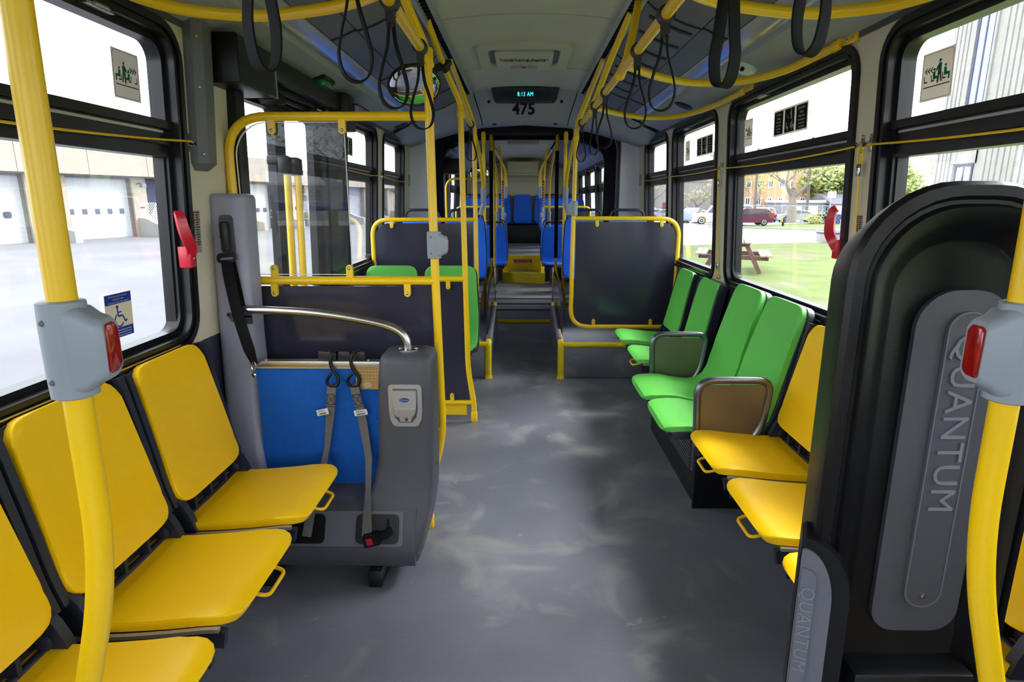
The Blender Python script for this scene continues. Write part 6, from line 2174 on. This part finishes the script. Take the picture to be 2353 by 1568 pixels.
car(28.2, 72.0, -2.2, 'suv', 'car_white', 'white SUV behind the fence, right of the maroon SUV')
car(29.2, 73.5, -1.9, 'suv', 'car_gray', 'grey SUV behind the fence beside the big tree trunk')
car(31.3, 70.3, PI - 0.1, 'sedan', 'car_beige', 'pale beige sedan behind the fence before the white garage')

# ---- trees
def tree(name, x, y, h, seed, label, leaf, nleaf, spread=0.55, trunk=0.16, lsize=0.22, lean=0.0, levels=4, fork=0.28):
    rnd = random.Random(seed)
    z = gz(x, y) - 0.05
    t = thing(name, (x, y, z), label, 'tree', None)
    mb = MB()
    tips = []
    def grow(p, d, ln, r, lv):
        n = 4
        pts, rs = [p], [r]
        for i in range(n):
            d = (d + Vector((rnd.uniform(-1, 1), rnd.uniform(-1, 1), rnd.uniform(-0.3, 0.6))) * 0.13).normalized()
            p = p + d * ln / n
            pts.append(p)
            rs.append(r * (1 - 0.4 * (i + 1) / n))
        mb.tube(pts, rs, 6 if lv else 9)
        if lv >= 2:
            tips.extend(pts[1:])
        if lv >= levels:
            return
        k = rnd.randint(2, 4) if lv else rnd.randint(3, 5)
        a0 = rnd.uniform(0, 6.28)
        for j in range(k):
            a = a0 + 6.28 * j / k + rnd.uniform(-0.4, 0.4)
            sd = Vector((math.cos(a), math.sin(a), 0))
            nd = (d * (1 - spread) + sd * spread + Vector((0, 0, 0.18))).normalized()
            grow(pts[-1] if rnd.random() < 0.6 else pts[-2], nd, ln * rnd.uniform(0.62, 0.86), rs[-1] * 0.72, lv + 1)
    grow(Vector((x, y, z)), Vector((lean, 0, 1)).normalized(), h * fork, trunk, 0)
    mb.build('branches', M['bark'], t)
    if nleaf:
        mb = MB()
        for i in range(nleaf):
            c = rnd.choice(tips) + Vector((rnd.gauss(0, 1), rnd.gauss(0, 1), rnd.gauss(0, 1))) * h * 0.04
            a = Vector((rnd.gauss(0, 1), rnd.gauss(0, 1), rnd.gauss(0, 1))).normalized()
            b = a.orthogonal().normalized()
            s_ = lsize * rnd.uniform(0.5, 1.1)
            mb.quad(c + a * s_, c + b * s_ * 0.5, c - a * s_, c - b * s_ * 0.5)
        mb.build('leaves', M[leaf], t, smooth=0)['kind'] = 'stuff'
    return t
tree('tree', 30.2, 69.0, 12.5, 11, 'big tree with a thick pale trunk and young leaves, right of the brick building', 'leaf', 900, 0.62, 0.55, 0.20, fork=0.3)
tree('tree', 21.9, 77.5, 9.0, 5, 'low spreading bare tree behind the white pickup truck', 'leaf', 250, 0.72, 0.30, 0.16, fork=0.2)
tree('tree', 17.6, 82.5, 9.5, 8, 'bare tree at the far left of the parking lot behind the white cars', 'leaf', 200, 0.66, 0.26, 0.16)
tree('tree', 39.8, 80.0, 12.5, 21, 'dense leafy tree standing behind the garages', 'leaf_dark', 5200, 0.60, 0.4, 0.40, fork=0.2)
tree('tree', 44.5, 78.0, 12.5, 22, 'dense leafy tree behind the garages, partly hidden by the window pillar', 'leaf_dark', 4200, 0.60, 0.4, 0.42, fork=0.2)
tree('tree', 36.0, 58.0, 10.0, 31, 'dense green tree beside the ribbed concrete tower', 'leaf_dark', 6500, 0.62, 0.3, 0.30, fork=0.14)
tree('tree', 33.6, 46.5, 9.6, 33, 'thin evergreen tree in front of the ribbed concrete tower', 'leaf_dark', 1800, 0.62, 0.2, 0.2, fork=0.25)
tree('tree', 29.0, 77.5, 9.0, 41, 'slender tree in young leaf before the brick building', 'leaf', 500, 0.5, 0.2, 0.2)
tree('tree', -10.1, -28.0, 8.5, 51, 'bare tree in the yard ahead, mirrored in the clear partition', 'leaf', 300, 0.6, 0.3, 0.12)
SH = tag(MB().box(31.2, 32.6, 66.8, 67.2, -0.95, -0.8).build('shrub_bed', M['grass']), 'low grassy bed at the foot of the fence', 'bed')
bu = MB()
rnd = random.Random(9)
for i in range(500):
    c = Vector((31.6 + rnd.gauss(0, 0.5), 66.4 + rnd.gauss(0, 0.3), -0.9 + abs(rnd.gauss(0, 0.55))))
    a = Vector((rnd.gauss(0, 1), rnd.gauss(0, 1), rnd.gauss(0, 1))).normalized()
    b = a.orthogonal().normalized()
    bu.quad(c + a * 0.12, c + b * 0.06, c - a * 0.12, c - b * 0.06)
tag(bu.build('shrub', M['leaf'], smooth=0), 'sparse young shrub growing at the fence before the beige sedan', 'shrub')

# ---- utility poles
for x, y, h, mt, lab in ((23.4, 76.0, 8.2, 'pole_wood', 'grey timber utility pole behind the white pickup truck'), (20.8, 80.0, 6.6, 'pole_wood', 'shorter timber utility pole left of the grey one, in the third right window'), (33.2, 72.0, 9.5, 'pole_wood', 'timber utility pole between the big tree and the white garage'), (25.0, 76.5, 9.0, 'fence', 'pale metal lamp post beside the window pillar'), (28.3, 75.0, 8.5, 'pole_wood', 'timber utility pole in front of the brick building')):
    z = gz(1, y)
    t = thing('utility_pole' if mt != 'fence' else 'lamp_post', (x, y, z), lab, 'pole')
    mb = MB()
    mb.tube([(x, y, z), (x - 0.2, y, z + h)], [0.17, 0.12], 10)
    mb.build('pole', M[mt], t)
    mb = MB()
    if mt == 'fence':
        mb.tube([(x - 0.2, y, z + h), (x - 1.6, y, z + h + 0.1)], 0.06, 8)
        mb.box(x - 2.1, x - 1.5, y - 0.12, y + 0.12, z + h + 0.02, z + h + 0.16, 0.03)
        mb.build('lamp_arm', M[mt], t)
    else:
        mb.box(x - 0.75, x + 0.4, y - 0.05, y + 0.05, z + h - 0.5, z + h - 0.38)
        mb.build('crossarm', M[mt], t)

# ---- buildings on the right
def windowset(parent, f, rects, frame='white', pane='dark_glass', fr=0.10):
    for u0, u1, v0, v1 in rects:
        mb = MB()
        mb.ring(f, [(u0, v0), (u1, v0), (u1, v1), (u0, v1)], [(u0 + fr, v0 + fr), (u1 - fr, v0 + fr), (u1 - fr, v1 - fr), (u0 + fr, v1 - fr)], 0.0, 0.06)
        mb.loops([[f((u0 + u1) / 2 + a, b, d) for a, b in ((-fr / 3, v0), (fr / 3, v0), (fr / 3, v1), (-fr / 3, v1))] for d in (0, 0.05)])
        o = mb.build('window', M[frame], parent)
        mb = MB()
        mb.quad(f(u0 + 0.02, v0 + 0.02, 0.02), f(u1 - 0.02, v0 + 0.02, 0.02), f(u1 - 0.02, v1 - 0.02, 0.02), f(u0 + 0.02, v1 - 0.02, 0.02))
        mb.build('pane', M[pane], o, smooth=0)
BB = thing('brick_building', (31, 84, -0.95), 'haze-paled brick building with rows of white framed windows and a maroon canopy', 'building')
mb = MB()
mb.box(28.2, 38.2, 80, 92, -0.95, 6.3)
mb.build('wall', M['brick'], BB)
mb = MB()
mb.box(28.1, 38.3, 79.9, 92.1, 6.3, 6.6)
mb.build('parapet', M['stucco'], BB)
fbk = lambda u, v, d: Vector((u, 80 - d, v))
windowset(BB, fbk, [(28.8 + k * 1.4, 29.45 + k * 1.4, v, v + 0.95) for k in range(7) for v in (0.95, 3.1)])
mb = MB()
mb.box(31.8, 33.8, 78.4, 80, 0.55, 0.85)
mb.box(32.0, 33.6, 79.0, 80, -0.95, 0.55)
mb.build('canopy', M['maroon'], BB)
GB_ = thing('long_building', (21, 100, -0.95), 'long low pale building at the far back of the parking lot', 'building')
mb = MB()
mb.box(14, 42, 100, 112, -0.95, 4.4)
mb.build('wall', M['concrete'], GB_)
mb = MB()
mb.box(22.8, 23.6, 99.9, 100, -0.95, 1.2)
mb.build('door', M['maroon'], GB_)
mb = MB()
mb.box(13.9, 42.1, 99.9, 112.1, 4.4, 4.7)
mb.build('parapet', M['stucco'], GB_)
WB = thing('white_building', (41, 95, -0.95), 'tall white building rising behind the white garage', 'building')
mb = MB()
mb.box(38.4, 45, 92, 100, -0.95, 7.5)
mb.build('wall', M['white'], WB)
mb = MB()
for k in range(8):
    mb.box(38.6 + k * 0.8, 38.7 + k * 0.8, 91.95, 92, -0.95, 7.5)
mb.build('rib', M['siding'], WB)
G1 = thing('garage', (33.8, 75, -0.95), 'white flat-roofed garage with a pale door beyond the fence', 'garage')
mb = MB()
mb.box(31.7, 36.6, 74.5, 80, -0.95, 1.25)
mb.build('wall', M['siding'], G1)
mb = MB()
mb.box(31.4, 36.9, 74.2, 80.2, 1.25, 1.55)
mb.build('roof', M['white'], G1)
mb = MB()
mb.box(32.1, 33.6, 74.42, 74.5, -0.95, 0.9)
mb.box(34.2, 35.6, 74.42, 74.5, -0.95, 0.9)
mb.build('door', M['white'], G1)
G2 = thing('garage', (40, 74, -0.95), 'grey gable-roofed garage with a brick-red door, right of the white garage', 'garage')
mb = MB()
mb.box(36.8, 46.0, 73.0, 80, -0.95, 1.1)
mb.build('wall', M['siding'], G2)
mb = MB()
mb.loops([[(x, 72.7, 1.1), (x + (0.0), 76.5, 2.35), (x, 80.3, 1.1)] for x in (36.4, 46.4)])
mb.build('roof', M['shingle'], G2)
mb = MB()
mb.box(39.2, 41.4, 72.92, 73.0, -0.95, 0.95)
mb.build('red_door', M['rusty'], G2)
mb = MB()
mb.box(37.1, 38.8, 72.92, 73.0, -0.95, 0.95)
mb.build('white_door', M['white'], G2)
# ---- ribbed concrete tower
TW = thing('concrete_tower', (36, 30, -0.6), 'ribbed pale concrete building with tall navy framed windows outside the nearest right window', 'building')
TX, TY = 26.0, 39.7
mb = MB()
mb.box(TX, 46, 17, TY, -1.0, 13.2)
mb.build('wall', M['concrete'], TW)
def wobble(k, z):
    return 0.03 * math.sin(k * 2.1 + z * 0.5) if z < 5.5 else 0.0
mb = MB()
y = TY
k = 0
while y > 18:
    step = 0.36 if y > 38.15 else 0.42
    if not (36.2 < y < 38.25):
        ls = []
        for z in (-1, 1, 2.2, 3.2, 4.2, 5.2, 6.0, 13.2):
            w_ = wobble(k, z)
            ls.append([(TX, y + w_, z), (TX - 0.07, y - 0.02 + w_, z), (TX - 0.07, y - step * 0.72 + w_, z), (TX, y - step * 0.78 + w_, z)])
        mb.loops(ls)
    y -= step
    k += 1
mb.build('ribs', M['concrete'], TW, smooth=20)
ft = lambda u, v, d: Vector((TX - d, u, v))
rects = [(36.35, 37.75, 4.9 + q, 6.7 + q) for q in (0.0,)] + [(36.35, 37.75, 6.75, 12.6), (36.35, 37.85, 0.6, 3.55)]
windowset(TW, ft, rects, 'navy', 'pale_glass', 0.14)
mb = MB()
mb.box(TX - 0.1, TX, 37.8, 38.2, 3.6, 13.2)
mb.box(TX - 0.1, TX, 36.2, 36.35, 3.6, 13.2)
mb.box(TX - 0.08, TX, 36.2, 38.2, 3.6, 4.9)
mb.build('window_surround', M['concrete'], TW)

# ---- depot building on the left
DP = thing('depot_building', (-20, 40, -0.32), 'long beige bus depot with white roll-up doors outside the left windows', 'building')
fA, fD = Vector((-20.3, 29.0, 0)), Vector((0.3067, 0.9518, 0))
fN = Vector((0.9518, -0.3067, 0))
fd_ = lambda u, v, d: fA + fD * u + fN * d + Vector((0, 0, v))
GD = -0.32
def dbox(mb, u0, u1, v0, v1, d0, d1, bev=0):
    mb.loops([[fd_(u0, v0, d), fd_(u1, v0, d), fd_(u1, v1, d), fd_(u0, v1, d)] for d in (d0, d1)])
bays = [(-13.5, -9.6, 'w'), (-7.6, -3.0, 'o'), (-1.25, 2.05, 's'), (2.85, 5.3, 'd'), (6.2, 8.9, 's'), (9.7, 12.3, 'o'), (13.4, 15.9, 's'), (17.1, 19.8, 's'), (20.9, 23.4, 'g'), (24.6, 27.2, 's'), (28.4, 31.0, 's')]
mb = MB()
u = -22
for a, b, k in bays + [(40, 40, '')]:
    dbox(mb, u, a, GD, 2.62, -0.6, 0)
    u = b
dbox(mb, -22, 40, 2.6, 2.75, -0.6, 0)
mb.build('piers', M['stucco'], DP)
u = -22
while u < 12.6:
    mb = MB()
    dbox(mb, u + 0.012, u + 3.1 - 0.012, 2.66, 4.1, -0.4, 0.35)
    mb.build('parapet_panel', M['stucco'], DP)
    u += 3.1
u = 12.7
while u < 38:
    mb = MB()
    dbox(mb, u + 0.012, u + 3.1 - 0.012, 2.55, 3.55, -0.4, 0.3)
    mb.build('parapet_panel', M['stucco'], DP)
    u += 3.1
mb = MB()
dbox(mb, -22, 40, GD, 3.2, -10, -0.9)
mb.build('interior_block', M['dark_glass'], DP)
for a, b, k in bays:
    mb = MB()
    if k == 'd':
        dbox(mb, a, b, GD, 2.6, -0.62, -0.55)
        o = mb.build('dark_doorway', M['navy'], DP)
        mb = MB()
        for q in range(22):
            x = a + q * (b - a) / 22
            for s_ in (-1, 1):
                p0, p1 = fd_(x, GD + 0.2, -0.4), fd_(min(b, max(a, x + s_ * 0.9)), GD + 1.7, -0.4)
                mb.strap([p0, p1], fD, 0.04, 0.01)
        mb.build('folding_gate', M['white'], o)
        continue
    dbox(mb, a, b, GD, 2.6, -0.45, -0.38)
    o = mb.build('roll_up_door', M['siding'] if k == 'g' else M['garage_white'], DP)
    if k == 'g':
        continue
    mb = MB()
    n = 5 if k == 's' else 4
    for q in range(n):
        c = a + 0.33 + q * (b - a - 0.5) / (n - 0.6)
        if k == 'o':
            mb.prism(fd_, rrect(c - 0.17, c + 0.17, 0.74, 1.02, 0.1, 4), -0.39, -0.365)
        else:
            mb.prism(fd_, rrect(c - 0.12, c + 0.12, 0.84, 1.09, 0.01, 2), -0.39, -0.365)
    mb.build('door_windows', M['dark_glass'], o)
    mb = MB()
    dbox(mb, b, b + 0.12, GD, 2.6, -0.45, -0.1)
    dbox(mb, a, b, 2.52, 2.6, -0.4, -0.2)
    mb.build('door_track', M['gray'], o)
for u in (-2.4, 2.35, 5.75, 9.25, 12.8, 16.4, 20.3, 23.9, 27.8):
    mb = MB()
    mb.loops([[fd_(a, GD, 0), fd_(a, 0.62, 0), fd_(a, 0.58, 0.5), fd_(a, 0.28, 1.3), fd_(a, 0.18, 1.9), fd_(a, GD, 1.9)] for a in (u - 0.16, u + 0.16)])
    mb.build('guard_wall', M['concrete'], DP)
    mb = MB()
    mb.tube([fd_(u, 2.3, 0.0), fd_(u, 2.36, 0.25), fd_(u, 2.3, 0.4)], 0.035, 8)
    dbox(mb, u - 0.12, u + 0.12, 2.12, 2.32, 0.3, 0.5)
    mb.build('wall_lamp', M['gray'], DP)
mb = MB()
mb.prism(fd_, rrect(2.32, 2.66, 0.55, 1.35, 0.01, 2), 0.0, 0.015)
sg = mb.build('wall_notice', M['white'], DP)
mb = MB()
dbox(mb, 2.35, 2.63, 1.08, 1.16, 0.015, 0.02)
dbox(mb, 2.35, 2.63, 0.58, 0.63, 0.015, 0.02)
mb.build('red_print', M['signred'], sg)
CO = thing('traffic_cone', tuple(fd_(10.5, 0.55, 1.0)), 'orange traffic cone on a low wall before the depot doors', 'cone')
mb = MB()
c = fd_(9.25, 0.36, 1.0)
mb.lathe(c, (0, 0, 1), ((0.2, 0), (0.2, 0.03), (0.14, 0.03), (0.03, 0.62), (0.02, 0.63)), 16)
CO.location = c
OFF[CO.name] = Vector(c)
mb.build('cone', mat('orange_plastic', rgb(235, 96, 50), 0.5), CO)
# ---- parked bus ahead (seen mirrored in the clear partition)
PK = thing('parked_bus', (-15, -41, -0.32), 'parked bus with dark windows and a blue band, mirrored in the clear partition', 'bus')
mb = MB()
mb.box(-23, -8, -43.5, -41, 0.0, 2.8, 0.1)
mb.build('body', M['car_white'], PK)
mb = MB()
mb.box(-22.7, -8.3, -41.02, -40.98, 1.5, 2.6)
mb.build('windows', M['dark_glass'], PK)
mb = MB()
mb.box(-23, -8, -41.02, -40.985, 0.75, 1.4)
mb.build('band', M['blue_ink'], PK)
for x in (-20.0, -11.0):
    mb = MB()
    mb.lathe((x, -41.1, 0.15), (0, 1, 0), ((0.3, 0), (0.47, 0.02), (0.47, 0.12), (0.3, 0.14)), 18)
    mb.build('wheel', M['tyre'], PK)
